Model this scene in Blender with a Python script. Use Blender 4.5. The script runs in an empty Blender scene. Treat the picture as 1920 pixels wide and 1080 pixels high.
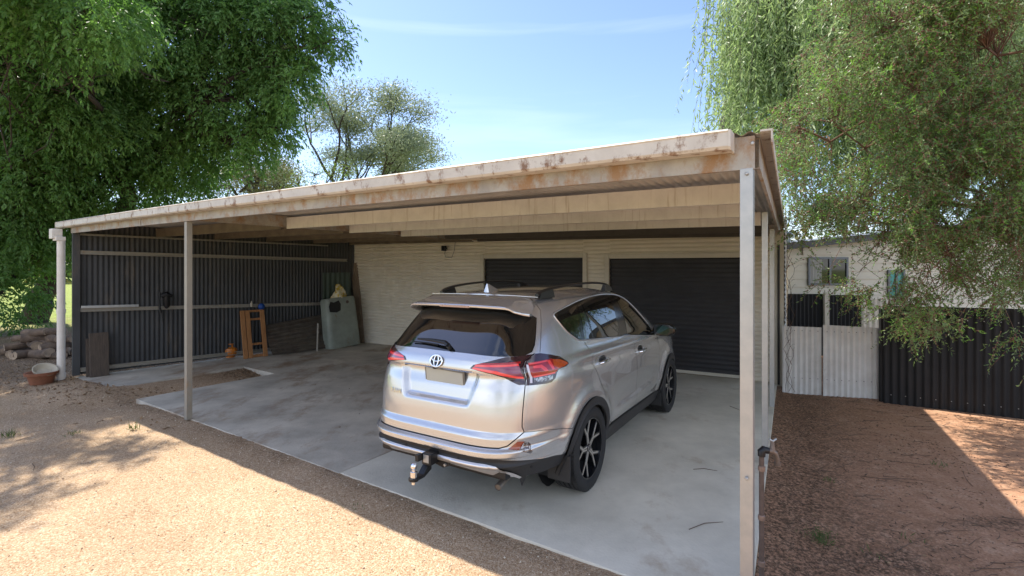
import bpy, bmesh, math, random
import numpy as np
from mathutils import Vector, Matrix
from mathutils.geometry import delaunay_2d_cdt
random.seed(7); RNG=np.random.default_rng(11)
S=bpy.context.scene
C=S.collection
# ------------------------------------------------------------------ camera
F_PX,YH,CAMH=920.0,502.0,1.9
cd=bpy.data.cameras.new("camera"); cam=bpy.data.objects.new("camera",cd); C.objects.link(cam)
cam.location=(0,0,CAMH); cam.rotation_euler=(math.radians(90),0,0)
cd.sensor_width=36; cd.lens=36*F_PX/1920; cd.shift_y=-(540-YH)/1920; cd.clip_end=3000; cd.clip_start=.05
S.camera=cam
S.render.resolution_x=1024; S.render.resolution_y=576
# ------------------------------------------------------------------ sky and sun
TO_SUN=Vector((-1.28,1.09,2.62)).normalized()
W=bpy.data.worlds.new("World"); S.world=W; W.use_nodes=True
nt=W.node_tree; nt.nodes.clear()
def wn(t,**k):
    n=nt.nodes.new(t)
    for a,b in k.items(): setattr(n,a,b)
    return n
sky=wn('ShaderNodeTexSky',sky_type='NISHITA',sun_disc=False,sun_elevation=math.asin(TO_SUN.z),
       sun_rotation=math.atan2(TO_SUN.x,TO_SUN.y),altitude=200,air_density=1.0,dust_density=.5,ozone_density=2.2)
geo=wn('ShaderNodeTexCoord'); mp=wn('ShaderNodeMapping'); mp.inputs['Scale'].default_value=(1,1,3.6); mp.inputs['Location'].default_value=(3.1,1.7,.4)
nz=wn('ShaderNodeTexNoise'); nz.inputs['Scale'].default_value=2.3; nz.inputs['Detail'].default_value=9; nz.inputs['Roughness'].default_value=.6; nz.inputs['Distortion'].default_value=.5
cr=wn('ShaderNodeValToRGB'); cr.color_ramp.elements[0].position=.0; cr.color_ramp.elements[1].position=.28; cr.color_ramp.elements[1].color=(.85,.85,.85,1)
mx=wn('ShaderNodeMixRGB'); mx.inputs[2].default_value=(9.5,9.8,10.3,1)
nt.links.new(geo.outputs['Generated'],mp.inputs[0]); nt.links.new(mp.outputs[0],nz.inputs['Vector'])
sx=wn('ShaderNodeSeparateXYZ'); nt.links.new(geo.outputs['Generated'],sx.inputs[0])
mr=wn('ShaderNodeMapRange'); mr.inputs['From Min'].default_value=-.35; mr.inputs['From Max'].default_value=.25; mr.inputs['To Min'].default_value=.40; mr.inputs['To Max'].default_value=.74
nt.links.new(sx.outputs[1],mr.inputs['Value'])
sb=wn('ShaderNodeMath',operation='SUBTRACT'); nt.links.new(nz.outputs[0],sb.inputs[0]); nt.links.new(mr.outputs[0],sb.inputs[1]); nt.links.new(sb.outputs[0],cr.inputs[0]); nt.links.new(cr.outputs[0],mx.inputs[0]); tint=wn('ShaderNodeMixRGB',blend_type='MULTIPLY'); tint.inputs[0].default_value=1; tint.inputs[2].default_value=(.91,.885,.97,1); nt.links.new(sky.outputs[0],tint.inputs[1]); nt.links.new(tint.outputs[0],mx.inputs[1])
mp3=wn('ShaderNodeMapping'); mp3.inputs['Scale'].default_value=(.7,.7,11); mp3.inputs['Rotation'].default_value=(0,math.radians(5),0); nz3=wn('ShaderNodeTexNoise'); nz3.inputs['Scale'].default_value=1.6; nz3.inputs['Detail'].default_value=6; nz3.inputs['Distortion'].default_value=.4
nt.links.new(geo.outputs['Generated'],mp3.inputs[0]); nt.links.new(mp3.outputs[0],nz3.inputs['Vector'])
cr3=wn('ShaderNodeValToRGB'); cr3.color_ramp.elements[0].position=.52; cr3.color_ramp.elements[1].position=.80; cr3.color_ramp.elements[1].color=(.13,.13,.13,1); nt.links.new(nz3.outputs[0],cr3.inputs[0])
mx3=wn('ShaderNodeMixRGB'); mx3.inputs[2].default_value=(8.5,8.8,9.3,1); nt.links.new(cr3.outputs[0],mx3.inputs[0]); nt.links.new(mx.outputs[0],mx3.inputs[1])
bg=wn('ShaderNodeBackground'); bg.inputs[1].default_value=.105; out=wn('ShaderNodeOutputWorld')
nt.links.new(mx3.outputs[0],bg.inputs[0]); nt.links.new(bg.outputs[0],out.inputs[0])
sd=bpy.data.lights.new("sun",'SUN'); sd.energy=3.6; sd.angle=math.radians(.6); sd.color=(1,.93,.82)
sun=bpy.data.objects.new("sun",sd); C.objects.link(sun); sun.rotation_euler=TO_SUN.to_track_quat('Z','Y').to_euler(); sun.location=(0,0,20)
S.view_settings.view_transform='Standard'; S.view_settings.look='None'; S.view_settings.gamma=1; S.view_settings.exposure=1.42
S.render.engine='CYCLES'
try:
    S.cycles.max_bounces=7; S.cycles.diffuse_bounces=4; S.cycles.transparent_max_bounces=6
except Exception: pass
# ------------------------------------------------------------------ helpers
def at(px,py,z=0.0):
    d=F_PX*(CAMH-z)/(py-YH); return Vector(((px-960)/F_PX*d,d,z))
def atd(px,py,d):
    return Vector(((px-960)/F_PX*d,d,CAMH+(YH-py)/F_PX*d))
def tag(o,label=None,cat=None,group=None,kind=None):
    if label:o['label']=label
    if cat:o['category']=cat
    if group:o['group']=group
    if kind:o['kind']=kind
    return o
def empty(name,loc=(0,0,0),rz=0,label=None,cat=None,group=None):
    o=bpy.data.objects.new(name,None); C.objects.link(o); o.location=loc; o.rotation_euler=(0,0,rz); o.empty_display_size=.1
    return tag(o,label,cat,group)
class MB:
    def __init__(s): s.v=[];s.f=[];s.m=[]
    def add(s,vs,fs,mi=0):
        b=len(s.v); s.v+= [tuple(v) for v in vs]; s.f+=[tuple(i+b for i in f) for f in fs]; s.m+=[mi]*len(fs); return s
    def box(s,c,d,rz=0,mi=0,M=None):
        x,y,z=[a/2 for a in d]
        vs=[Vector((sx*x,sy*y,sz*z)) for sx in(-1,1) for sy in(-1,1) for sz in(-1,1)]
        R=(Matrix.Rotation(rz,4,'Z') if M is None else M)
        vs=[R@v+Vector(c) for v in vs]
        return s.add(vs,[(0,1,3,2),(4,6,7,5),(0,4,5,1),(2,3,7,6),(0,2,6,4),(1,5,7,3)],mi)
    def beam(s,a,b,w,h,mi=0,up=Vector((0,0,1))):
        a=Vector(a);b=Vector(b);t=(b-a).normalized(); n=t.cross(up).normalized(); u=n.cross(t)
        vs=[p+n*(sx*w/2)+u*(sz*h/2) for p in(a,b) for sx in(-1,1) for sz in(-1,1)]
        return s.add(vs,[(0,2,3,1),(4,5,7,6),(0,1,5,4),(2,6,7,3),(0,4,6,2),(1,3,7,5)],mi)
    def tube(s,pts,rs,n=8,mi=0,cap=True):
        pts=[Vector(p) for p in pts]
        if not hasattr(rs,'__len__'): rs=[rs]*len(pts)
        b=len(s.v); prev=None
        for i,p in enumerate(pts):
            t=(pts[min(i+1,len(pts)-1)]-pts[max(i-1,0)])
            t=t.normalized() if t.length>1e-9 else Vector((0,0,1))
            if prev is None:
                a=Vector((0,0,1)) if abs(t.z)<.9 else Vector((1,0,0)); x=t.cross(a).normalized()
            else: x=(prev-t*prev.dot(t)).normalized()
            prev=x; y=t.cross(x)
            for k in range(n):
                q=2*math.pi*k/n; s.v.append(tuple(p+(x*math.cos(q)+y*math.sin(q))*rs[i]))
        for i in range(len(pts)-1):
            for k in range(n):
                k2=(k+1)%n; s.f.append((b+i*n+k,b+i*n+k2,b+(i+1)*n+k2,b+(i+1)*n+k)); s.m.append(mi)
        if cap:
            s.f.append(tuple(b+k for k in reversed(range(n)))); s.f.append(tuple(b+(len(pts)-1)*n+k for k in range(n))); s.m+=[mi,mi]
        return s
    def lathe(s,prof,n=32,M=None,mi=0,closed=False):
        M=M or Matrix.Identity(4); b=len(s.v); k=len(prof)
        for j in range(n):
            q=2*math.pi*j/n
            for r,z in prof: s.v.append(tuple(M@Vector((r*math.cos(q),r*math.sin(q),z))))
        for j in range(n):
            j2=(j+1)%n
            for i in range(k if closed else k-1):
                i2=(i+1)%k
                s.f.append((b+j*k+i,b+j2*k+i,b+j2*k+i2,b+j*k+i2)); s.m.append(mi)
        return s
    def prism(s,poly,z0,z1,mi=0,M=None):
        M=M or Matrix.Identity(4); n=len(poly)
        vs=[M@Vector((x,y,z0)) for x,y in poly]+[M@Vector((x,y,z1)) for x,y in poly]
        fs=[tuple(reversed(range(n))),tuple(range(n,2*n))]+[(i,(i+1)%n,n+(i+1)%n,n+i) for i in range(n)]
        return s.add(vs,fs,mi)
def obj(name,mb,mats,parent=None,smooth=False,bevel=0,angle=None,merge=False):
    me=bpy.data.meshes.new(name); me.from_pydata(mb.v,[],mb.f); 
    if not isinstance(mats,(list,tuple)): mats=[mats]
    for m in mats: me.materials.append(m)
    if len(mats)>1: me.polygons.foreach_set('material_index',mb.m)
    bm=bmesh.new(); bm.from_mesh(me)
    if merge: bmesh.ops.remove_doubles(bm,verts=bm.verts,dist=1e-4)
    bmesh.ops.recalc_face_normals(bm,faces=bm.faces)
    if bevel: bmesh.ops.bevel(bm,geom=[e for e in bm.edges if len(e.link_faces)==2 and e.calc_face_angle(0)>.6],offset=bevel,segments=2,affect='EDGES',profile=.6)
    bm.to_mesh(me); bm.free()
    if smooth or angle:
        me.polygons.foreach_set('use_smooth',[True]*len(me.polygons))
        me.set_sharp_from_angle(angle=angle or math.radians(40))
    me.update()
    o=bpy.data.objects.new(name,me); C.objects.link(o)
    if parent: o.parent=parent
    return o
# ------------------------------------------------------------------ materials
def mat(name,col,rough=.6,metal=0,noise=0,nscale=8,col2=None,bump=0,bscale=60,coat=0,spec=.5,stretch=None,emit=None,trans=0,streak=None,thr=None,coords='Object',detail=6):
    m=bpy.data.materials.new(name); m.use_nodes=True; t=m.node_tree; b=t.nodes['Principled BSDF']; L=t.links
    b.inputs['Roughness'].default_value=rough; b.inputs['Metallic'].default_value=metal
    b.inputs['Coat Weight'].default_value=coat; b.inputs['Coat Roughness'].default_value=.03
    b.inputs['Specular IOR Level'].default_value=spec
    b.inputs['Base Color'].default_value=(*col,1)
    if trans: b.inputs['Transmission Weight'].default_value=trans
    tc=t.nodes.new('ShaderNodeTexCoord'); mp=t.nodes.new('ShaderNodeMapping'); L.new(tc.outputs[coords],mp.inputs[0])
    if stretch: mp.inputs['Scale'].default_value=stretch
    last=None
    if col2 is not None or noise:
        n=t.nodes.new('ShaderNodeTexNoise'); n.inputs['Scale'].default_value=nscale; n.inputs['Detail'].default_value=detail; n.inputs['Roughness'].default_value=.65
        L.new(mp.outputs[0],n.inputs['Vector'])
        r=t.nodes.new('ShaderNodeValToRGB'); a,c=(thr or (.35,.68)); r.color_ramp.elements[0].position=a; r.color_ramp.elements[1].position=c
        L.new(n.outputs[0],r.inputs[0])
        if col2 is None: col2=tuple(x*(1-noise) for x in col)
        r.color_ramp.elements[0].color=(*col,1); r.color_ramp.elements[1].color=(*col2,1); last=r.outputs[0]
    if streak:  # (colour, scale vector, lo, hi): a second layer of grime
        mp2=t.nodes.new('ShaderNodeMapping'); mp2.inputs['Scale'].default_value=streak[1]; L.new(tc.outputs[coords],mp2.inputs[0])
        n2=t.nodes.new('ShaderNodeTexNoise'); n2.inputs['Scale'].default_value=1; n2.inputs['Detail'].default_value=8; n2.inputs['Roughness'].default_value=.7; L.new(mp2.outputs[0],n2.inputs['Vector'])
        r2=t.nodes.new('ShaderNodeValToRGB'); r2.color_ramp.elements[0].position=streak[2]; r2.color_ramp.elements[1].position=streak[3]; L.new(n2.outputs[0],r2.inputs[0])
        mxx=t.nodes.new('ShaderNodeMixRGB'); L.new(r2.outputs[0],mxx.inputs[0]); mxx.inputs[2].default_value=(*streak[0],1)
        if last: L.new(last,mxx.inputs[1])
        else: mxx.inputs[1].default_value=(*col,1)
        last=mxx.outputs[0]
    if last: L.new(last,b.inputs['Base Color'])
    if bump:
        n3=t.nodes.new('ShaderNodeTexNoise'); n3.inputs['Scale'].default_value=bscale; n3.inputs['Detail'].default_value=6; L.new(mp.outputs[0],n3.inputs['Vector'])
        bp=t.nodes.new('ShaderNodeBump'); bp.inputs['Strength'].default_value=bump; bp.inputs['Distance'].default_value=.01
        L.new(n3.outputs[0],bp.inputs['Height']); L.new(bp.outputs[0],b.inputs['Normal'])
    return m
def leafmat(name,c1,c2,scale=.9,tr=.35,rough=.5,c3=None):
    m=bpy.data.materials.new(name); m.use_nodes=True; t=m.node_tree; L=t.links; b=t.nodes['Principled BSDF']; o=t.nodes['Material Output']
    tc=t.nodes.new('ShaderNodeTexCoord')
    n=t.nodes.new('ShaderNodeTexNoise'); n.inputs['Scale'].default_value=scale; n.inputs['Detail'].default_value=4; L.new(tc.outputs['Object'],n.inputs['Vector'])
    n2=t.nodes.new('ShaderNodeTexNoise'); n2.inputs['Scale'].default_value=scale*22; L.new(tc.outputs['Object'],n2.inputs['Vector'])
    ad=t.nodes.new('ShaderNodeMath'); ad.operation='MULTIPLY_ADD'; ad.inputs[1].default_value=.6; L.new(n2.outputs[0],ad.inputs[0])
    ml=t.nodes.new('ShaderNodeMath'); ml.operation='MULTIPLY'; ml.inputs[1].default_value=.4; L.new(n.outputs[0],ml.inputs[0]); L.new(ml.outputs[0],ad.inputs[2])
    r=t.nodes.new('ShaderNodeValToRGB'); r.color_ramp.elements[0].position=.36; r.color_ramp.elements[1].position=.64; L.new(ad.outputs[0],r.inputs[0])
    r.color_ramp.elements[0].color=(*c1,1); r.color_ramp.elements[1].color=(*c2,1)
    L.new(r.outputs[0],b.inputs['Base Color']); b.inputs['Roughness'].default_value=rough; b.inputs['Specular IOR Level'].default_value=.4
    ts=t.nodes.new('ShaderNodeBsdfTranslucent'); hs=t.nodes.new('ShaderNodeHueSaturation'); hs.inputs['Saturation'].default_value=1.15; hs.inputs['Value'].default_value=1.5
    L.new(r.outputs[0],hs.inputs['Color']); L.new(hs.outputs[0],ts.inputs[0])
    ms=t.nodes.new('ShaderNodeMixShader'); ms.inputs[0].default_value=tr; L.new(b.outputs[0],ms.inputs[1]); L.new(ts.outputs[0],ms.inputs[2]); L.new(ms.outputs[0],o.inputs[0])
    return m
M={}
M['concrete']=mat('concrete',(.58,.53,.44),.75,col2=(.33,.30,.25),nscale=1.3,bump=.3,bscale=45,streak=((.27,.19,.125),(1.5,.7,1),.50,.66),detail=12)
M['concrete_new']=mat('concrete_new',(.68,.63,.52),.75,col2=(.50,.46,.375),nscale=1.5,bump=.3,bscale=45,streak=((.38,.29,.20),(1.4,1.0,1),.56,.74),detail=12)
M['galv']=mat('galvanised_steel',(.45,.45,.44),.42,.65,col2=(.38,.39,.39),nscale=14,streak=((.30,.22,.14),(9,9,1.5),.62,.82))
M['galv_dull_shaded']=mat('dull_shaded_galvanised_steel',(.34,.31,.26),.55,.35,col2=(.30,.28,.24),nscale=12,streak=((.34,.20,.09),(7,7,2.5),.58,.8))  # dull steel; on the left post its darker tone is painted shade
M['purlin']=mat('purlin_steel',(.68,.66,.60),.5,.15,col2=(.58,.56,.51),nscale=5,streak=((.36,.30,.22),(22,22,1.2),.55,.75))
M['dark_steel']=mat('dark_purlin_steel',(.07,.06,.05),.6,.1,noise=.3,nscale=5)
M['brown_steel']=mat('brown_purlin_steel',(.17,.135,.09),.6,.1,col2=(.10,.08,.055),nscale=5)  # mottled brown tone for the left-bay purlins
M['rust_beam']=mat('stained_beam_steel',(.41,.385,.34),.6,.2,col2=(.29,.27,.24),nscale=6,streak=((.30,.18,.09),(7,7,5),.48,.64))
M['gutter']=mat('weathered_cream_gutter',(.58,.54,.47),.5,0,col2=(.47,.43,.37),nscale=4,streak=((.20,.11,.06),(9,9,6),.54,.64))
M['zinc_roof']=mat('zinc_roof_sheet',(.56,.54,.50),.45,.25,col2=(.42,.40,.37),nscale=3,streak=((.25,.15,.08),(3,3,3),.62,.8))
M['dark_sheet']=mat('dark_grey_sheet',(.055,.056,.058),.55,0,col2=(.032,.033,.035),nscale=1.2,streak=((.12,.095,.07),(5,5,1),.55,.80),spec=.4)
M['fence_dark']=mat('charcoal_fence_sheet',(.014,.014,.015),.6,0,col2=(.009,.009,.010),nscale=2,spec=.35)
M['cream']=mat('cream_cladding',(.72,.66,.55),.55,0,col2=(.64,.58,.47),nscale=2,streak=((.38,.30,.20),(2,2,1.5),.62,.85))
M['trim_cream']=mat('cream_trim',(.60,.55,.45),.55,0,col2=(.52,.47,.38),nscale=4)
M['white_paint']=mat('white_pipe_paint',(.70,.66,.61),.5,0,col2=(.62,.57,.50),nscale=7)
M['roller']=mat('black_roller_curtain',(.042,.042,.045),.42,0,col2=(.032,.032,.034),nscale=3,spec=.4)
M['white_sheet']=mat('white_fence_sheet',(.62,.61,.58),.6,.1,col2=(.50,.48,.45),nscale=3,streak=((.34,.29,.23),(3,3,2),.62,.82))
M['gravel']=None
M['wood']=mat('weathered_timber',(.30,.22,.15),.8,0,col2=(.13,.09,.055),nscale=6,stretch=(9,9,1),bump=.4,bscale=30)
M['wood_dark']=mat('old_dark_timber',(.10,.075,.055),.85,0,col2=(.055,.042,.034),nscale=6,stretch=(9,9,1),bump=.5,bscale=30)
M['wood_orange']=mat('orange_pallet_timber',(.42,.20,.075),.75,0,col2=(.28,.12,.04),nscale=5,stretch=(6,6,1),bump=.3)
M['bark']=mat('bark',(.065,.05,.04),.9,0,col2=(.035,.026,.02),nscale=5,stretch=(5,5,1),bump=.8,bscale=14)
M['bark_red']=mat('reddish_bark',(.20,.10,.06),.9,0,col2=(.11,.06,.04),nscale=8,bump=.6,bscale=20)
M['log']=mat('log_bark',(.20,.14,.095),.9,0,col2=(.07,.05,.04),nscale=7,bump=.8,bscale=20)
M['log_end']=mat('log_end',(.46,.34,.23),.85,0,col2=(.22,.16,.11),nscale=9)
M['orange']=mat('orange_bottle_paint',(.62,.20,.02),.4,0,col2=(.42,.13,.02),nscale=10)
M['green_tank']=mat('pale_green_rusty_steel',(.30,.335,.285),.55,0,col2=(.21,.235,.20),nscale=3,streak=((.22,.11,.05),(3.5,3.5,2.5),.60,.72))
M['green_sheet']=mat('green_tinted_sheet',(.06,.09,.065),.5,0,col2=(.04,.06,.045),nscale=3)
M['bag']=mat('white_yellow_bag',(.62,.56,.38),.5,0,col2=(.55,.38,.03),nscale=9,thr=(.5,.54),bump=.6,bscale=14)
M['blue']=mat('blue_plastic',(.015,.07,.30),.4)
M['terracotta']=mat('terracotta',(.27,.10,.05),.8,0,col2=(.18,.07,.035),nscale=8)
M['bowl']=mat('pale_bowl',(.50,.44,.34),.6,0,noise=.2)
M['brick']=mat('old_red_block',(.16,.06,.04),.9,0,col2=(.09,.04,.03),nscale=9)
M['black']=mat('black_plastic',(.012,.012,.013),.45,spec=.4)
M['brass']=mat('aged_brass',(.20,.15,.12),.5,.5,col2=(.12,.095,.08),nscale=25)
M['rusty_pipe']=mat('rusty_pipe',(.14,.10,.085),.6,.3,col2=(.08,.06,.05),nscale=20)
M['copper']=mat('pipe_socket',(.28,.20,.16),.5,.5,noise=.3,nscale=30)
M['weatherboard']=mat('white_weatherboard',(.72,.66,.55),.6,0,col2=(.66,.60,.50),nscale=1.5)
M['house_roof']=mat('house_roof_grey',(.10,.10,.115),.5,0,noise=.2)
M['win_frame']=mat('window_frame',(.13,.14,.16),.4,.5)
M['curtain']=mat('curtain',(.50,.48,.45),.9,0,col2=(.34,.33,.31),nscale=3,stretch=(6,6,.2))
M['teal']=mat('teal_panel',(.10,.42,.38),.5,noise=.3)
M['glass']=mat('dark_window_glass',(.02,.022,.022),.04,0,spec=.6)
M['twig']=mat('dry_twig',(.12,.075,.05),.9,noise=.4,nscale=20)
M['litter']=mat('dry_litter',(.16,.10,.06),.9,0,col2=(.30,.20,.11),nscale=18)
M['grass']=leafmat('grass',(.045,.08,.02),(.11,.16,.045),3,.3)
# car
M['paint']=mat('silver_metallic_paint',(.60,.60,.595),.27,.72,coat=1.0)
M['plastic']=mat('dark_cladding_plastic',(.030,.030,.031),.55,noise=.2,nscale=50,spec=.4)
M['cglass']=mat('tinted_car_glass',(.006,.007,.007),.015,0,spec=.9,coat=.6)
M['gloss_black']=mat('gloss_black',(.008,.008,.008),.12,spec=.6)
M['rubber']=mat('tyre_rubber',(.018,.018,.018),.8,noise=.2,nscale=30,bump=.2)
M['chrome']=mat('chrome',(.78,.78,.80),.08,1)
M['alloy']=mat('machined_alloy',(.72,.69,.65),.25,.9)
M['alloy_black']=mat('black_alloy',(.012,.013,.016),.25,.3,coat=.5)
M['silver_trim']=mat('silver_trim',(.66,.65,.65),.28,.7,coat=.6)
M['lamp_red']=mat('lamp_red',(.33,.012,.015),.12,coat=1)
M['lamp_bright']=mat('lamp_bright_red',(.85,.06,.06),.18,coat=1)
M['lamp_dark']=mat('lamp_smoked',(.035,.012,.016),.08,coat=1)
M['lamp_purple']=mat('lamp_purple',(.22,.05,.10),.12,coat=1)
M['lamp_orange']=mat('lamp_amber',(.55,.09,.02),.15,coat=1,noise=.4,nscale=60)
M['lamp_clear']=mat('lamp_clear',(.45,.42,.40),.15,.7,coat=1,col2=(.10,.07,.06),nscale=45,thr=(.45,.55))
M['lamp_white']=mat('lamp_white',(.62,.60,.70),.15,coat=1)
M['reflector']=mat('reflector_red',(.36,.09,.05),.2,coat=1,noise=.3,nscale=70)
M['plate']=mat('plate_face',(.40,.41,.36),.5,col2=(.37,.38,.35),nscale=2)
M['steel_dark']=mat('black_steel',(.02,.02,.022),.4,.4)
M['exhaust']=mat('exhaust',(.30,.26,.22),.4,.7,noise=.3)
_b=M['cglass'].node_tree.nodes['Principled BSDF']; _b.inputs['IOR'].default_value=1.75; _b.inputs['Specular IOR Level'].default_value=.5; _b.inputs['Coat Weight'].default_value=.4; _b.inputs['Coat IOR'].default_value=1.6; _b.inputs['Coat Roughness'].default_value=.01
# ------------------------------------------------------------------ layout of the plot (metres; camera over the origin)
RP=Vector((1.275,2.636,0)); LP=Vector((-4.06,6.155,0)); FL=Vector((-7.585,8.48,0))
BL=Vector((-4.05,12.62,0)); BR=Vector((4.37,8.09,0))
UF=(RP-FL).normalized(); NFR=Vector((-UF.y*-1,-UF.x,0)); NFR=Vector((UF.y,-UF.x,0))   # outward (towards the viewer)
if NFR.y>0: NFR=-NFR
VR=(BR-RP).normalized(); NR_=Vector((VR.y,-VR.x,0))
UB=(BR-BL).normalized(); VB=Vector((-UB.y,UB.x,0)); 
if VB.y<0: VB=-VB
LEN_F=(RP-FL).length
def zoff(s): return .07*s+.015*4*s*(1-s)
def quad(s,t,z=0):   # s 0 right .. 1 left, t 0 front .. 1 back
    a=RP.lerp(FL,s); b=BR.lerp(BL,s); p=a.lerp(b,t); return Vector((p.x,p.y,z))
# ------------------------------------------------------------------ ground
def vnoise(x,y,seed=0):
    xi=np.floor(x).astype(int); yi=np.floor(y).astype(int); xf=x-xi; yf=y-yi
    def h(a,b): 
        n=np.sin(a*127.1+b*311.7+seed*74.7)*43758.5453; return n-np.floor(n)
    u=xf*xf*(3-2*xf); v=yf*yf*(3-2*yf)
    return (h(xi,yi)*(1-u)+h(xi+1,yi)*u)*(1-v)+(h(xi,yi+1)*(1-u)+h(xi+1,yi+1)*u)*v
def fbm(x,y,seed=0,o=4):
    r=0;a=.5
    for i in range(o): r=r+a*vnoise(x*2**i,y*2**i,seed+i); a/=2
    return r
SLAB_L=[at(255,748),at(514,700.5),at(458,687.4),at(205,729.5),at(141,707),BL,None,None]
J0=at(636,886); 
def on_line(p,d,q,e): # intersection of lines p+td , q+se
    det=d.x*(-e.y)+e.x*d.y; w=q-p; t=(w.x*(-e.y)+e.x*w.y)/det; return p+d*t
JD=(at(745,840)-J0).normalized(); JB=on_line(J0,JD,BL,UB)
SLAB_L=[at(255,748),at(514,700.5),at(458,687.4),at(205,729.5),at(141,707),BL,JB,J0]
RE0=at(1456,724.5); RE1=at(1430.6,941); RC=on_line(RE1,(RE1-RE0).normalized(),J0,(RP-LP).normalized())
jn=Vector((JD.y,-JD.x,0))*.012
SLAB_R=[J0+jn,JB+jn,on_line(BL,UB,RE1,(RE1-RE0).normalized()),RC]
def inpoly(x,y,poly):
    r=np.zeros(x.shape,bool); n=len(poly)
    for i in range(n):
        a=poly[i];b=poly[(i+1)%n]
        c=((a.y>y)!=(b.y>y))&(x<(b.x-a.x)*(y-a.y)/(b.y-a.y+1e-12)+a.x); r^=c
    return r
def axis(fine0,fine1,step,far0,far1):
    a=list(np.arange(fine0,fine1+1e-6,step)); s=step; x=fine1
    while x<far1: s*=1.25; x+=s; a.append(min(x,far1))
    s=step; x=fine0
    while x>far0: s*=1.25; x-=s; a.insert(0,max(x,far0))
    return np.array(a)
def ground_height(X,Y):
    fr=(X-RP.x)*NFR.x+(Y-RP.y)*NFR.y       # + in front of the carport
    rt=(X-RP.x)*NR_.x+(Y-RP.y)*NR_.y       # + right of it
    z=-.028-.02*np.clip(fr,0,2.5)/2.5
    z=z+.05*(fbm(X*.7,Y*.7,3)-.47)
    z=z+.035*(fbm(X*3.5,Y*3.5,9)-.47)*np.exp(-np.abs(fr-.3)/.8)+.010*(fbm(X*7,Y*7,5)-.47)
    right=np.clip(rt/.3,0,1)
    z=z+.020*np.exp(-((fr-.05)/.22)**2)*(.75+.5*fbm(X*2.5,Y*2.5,17))*(1-right)-.03*right
    # rough edge of the pit and the mound by the downpipe
    pm=at(150,735); d2=(X-pm.x)**2+(Y-pm.y)**2; z=z+.06*np.exp(-d2/.5)*(.5+fbm(X*5,Y*5,2))
    pit=at(330,728); uu=(at(458,690)-at(205,735)).normalized()
    a=(X-pit.x)*uu.x+(Y-pit.y)*uu.y; b=-(X-pit.x)*uu.y+(Y-pit.y)*uu.x
    z=z-.07*np.exp(-(b/.45)**2)*(1/(1+np.exp(-(a+1.4)*4)))
    far=np.clip((np.hypot(X,Y)-22)/60,0,1); z=z*(1-far)-.4*far
    inside=inpoly(X,Y,SLAB_L)|inpoly(X,Y,SLAB_R)
    return np.where(inside,np.minimum(z,-.012),z)
gx=axis(-9,8,.07,-900,900); gy=axis(.4,13,.07,-500,1400)
GX,GY=np.meshgrid(gx,gy); GZ=ground_height(GX,GY)
nx,ny=len(gx),len(gy)
co=np.stack([GX,GY,GZ],-1).reshape(-1,3)
idx=np.arange(nx*ny).reshape(ny,nx)
fa=np.stack([idx[:-1,:-1],idx[:-1,1:],idx[1:,1:],idx[1:,:-1]],-1).reshape(-1,4)
def npmesh(name,co,fa,mats,parent=None,smooth=False,midx=None):
    me=bpy.data.meshes.new(name); n=len(fa); k=fa.shape[1]
    me.vertices.add(len(co)); me.vertices.foreach_set('co',np.asarray(co,np.float32).ravel())
    me.loops.add(n*k); me.loops.foreach_set('vertex_index',fa.astype(np.int32).ravel())
    me.polygons.add(n); me.polygons.foreach_set('loop_start',np.arange(0,n*k,k,dtype=np.int32))
    if smooth: me.polygons.foreach_set('use_smooth',np.ones(n,bool))
    for m in (mats if isinstance(mats,(list,tuple)) else [mats]): me.materials.append(m)
    if midx is not None: me.polygons.foreach_set('material_index',np.asarray(midx,np.int32))
    me.update(calc_edges=True); me.validate()
    o=bpy.data.objects.new(name,me); C.objects.link(o)
    if parent:o.parent=parent
    return o
ground=npmesh('ground',co,fa,[],smooth=True)
tag(ground,kind='structure')
# zone masks: r red dirt, g dark litter, b grass
fr=(GX-RP.x)*NFR.x+(GY-RP.y)*NFR.y; rt=(GX-RP.x)*NR_.x+(GY-RP.y)*NR_.y
wob=(fbm(GX*.9,GY*.9,21)-.47)*1.2
red=np.clip((rt+.32+wob*.12)/.35,0,1)*np.clip((1.6-fr+wob)/.9+np.clip((rt-1)/1.5,0,1),0,1)
leftback=1/(1+np.exp(-((GY-8.2+.3*wob)+( -GX-8.0)*.25)*3)); leftback=np.where(rt<-2,leftback,0)
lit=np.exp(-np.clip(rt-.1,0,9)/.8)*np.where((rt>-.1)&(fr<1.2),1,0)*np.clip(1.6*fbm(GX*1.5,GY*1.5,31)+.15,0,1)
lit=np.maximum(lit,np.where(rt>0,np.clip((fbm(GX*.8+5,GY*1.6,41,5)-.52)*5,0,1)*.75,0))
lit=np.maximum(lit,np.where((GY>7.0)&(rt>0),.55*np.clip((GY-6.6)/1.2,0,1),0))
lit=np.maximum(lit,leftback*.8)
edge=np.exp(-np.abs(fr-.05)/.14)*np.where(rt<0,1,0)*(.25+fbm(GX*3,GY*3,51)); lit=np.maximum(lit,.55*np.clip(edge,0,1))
grs=np.clip((np.hypot(GX,GY)-19)/6+wob,0,1)
ca=ground.data.color_attributes.new('zones','FLOAT_COLOR','POINT')
ca.data.foreach_set('color',np.stack([red,lit,grs,np.ones_like(red)],-1).reshape(-1).astype(np.float32))
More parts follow.
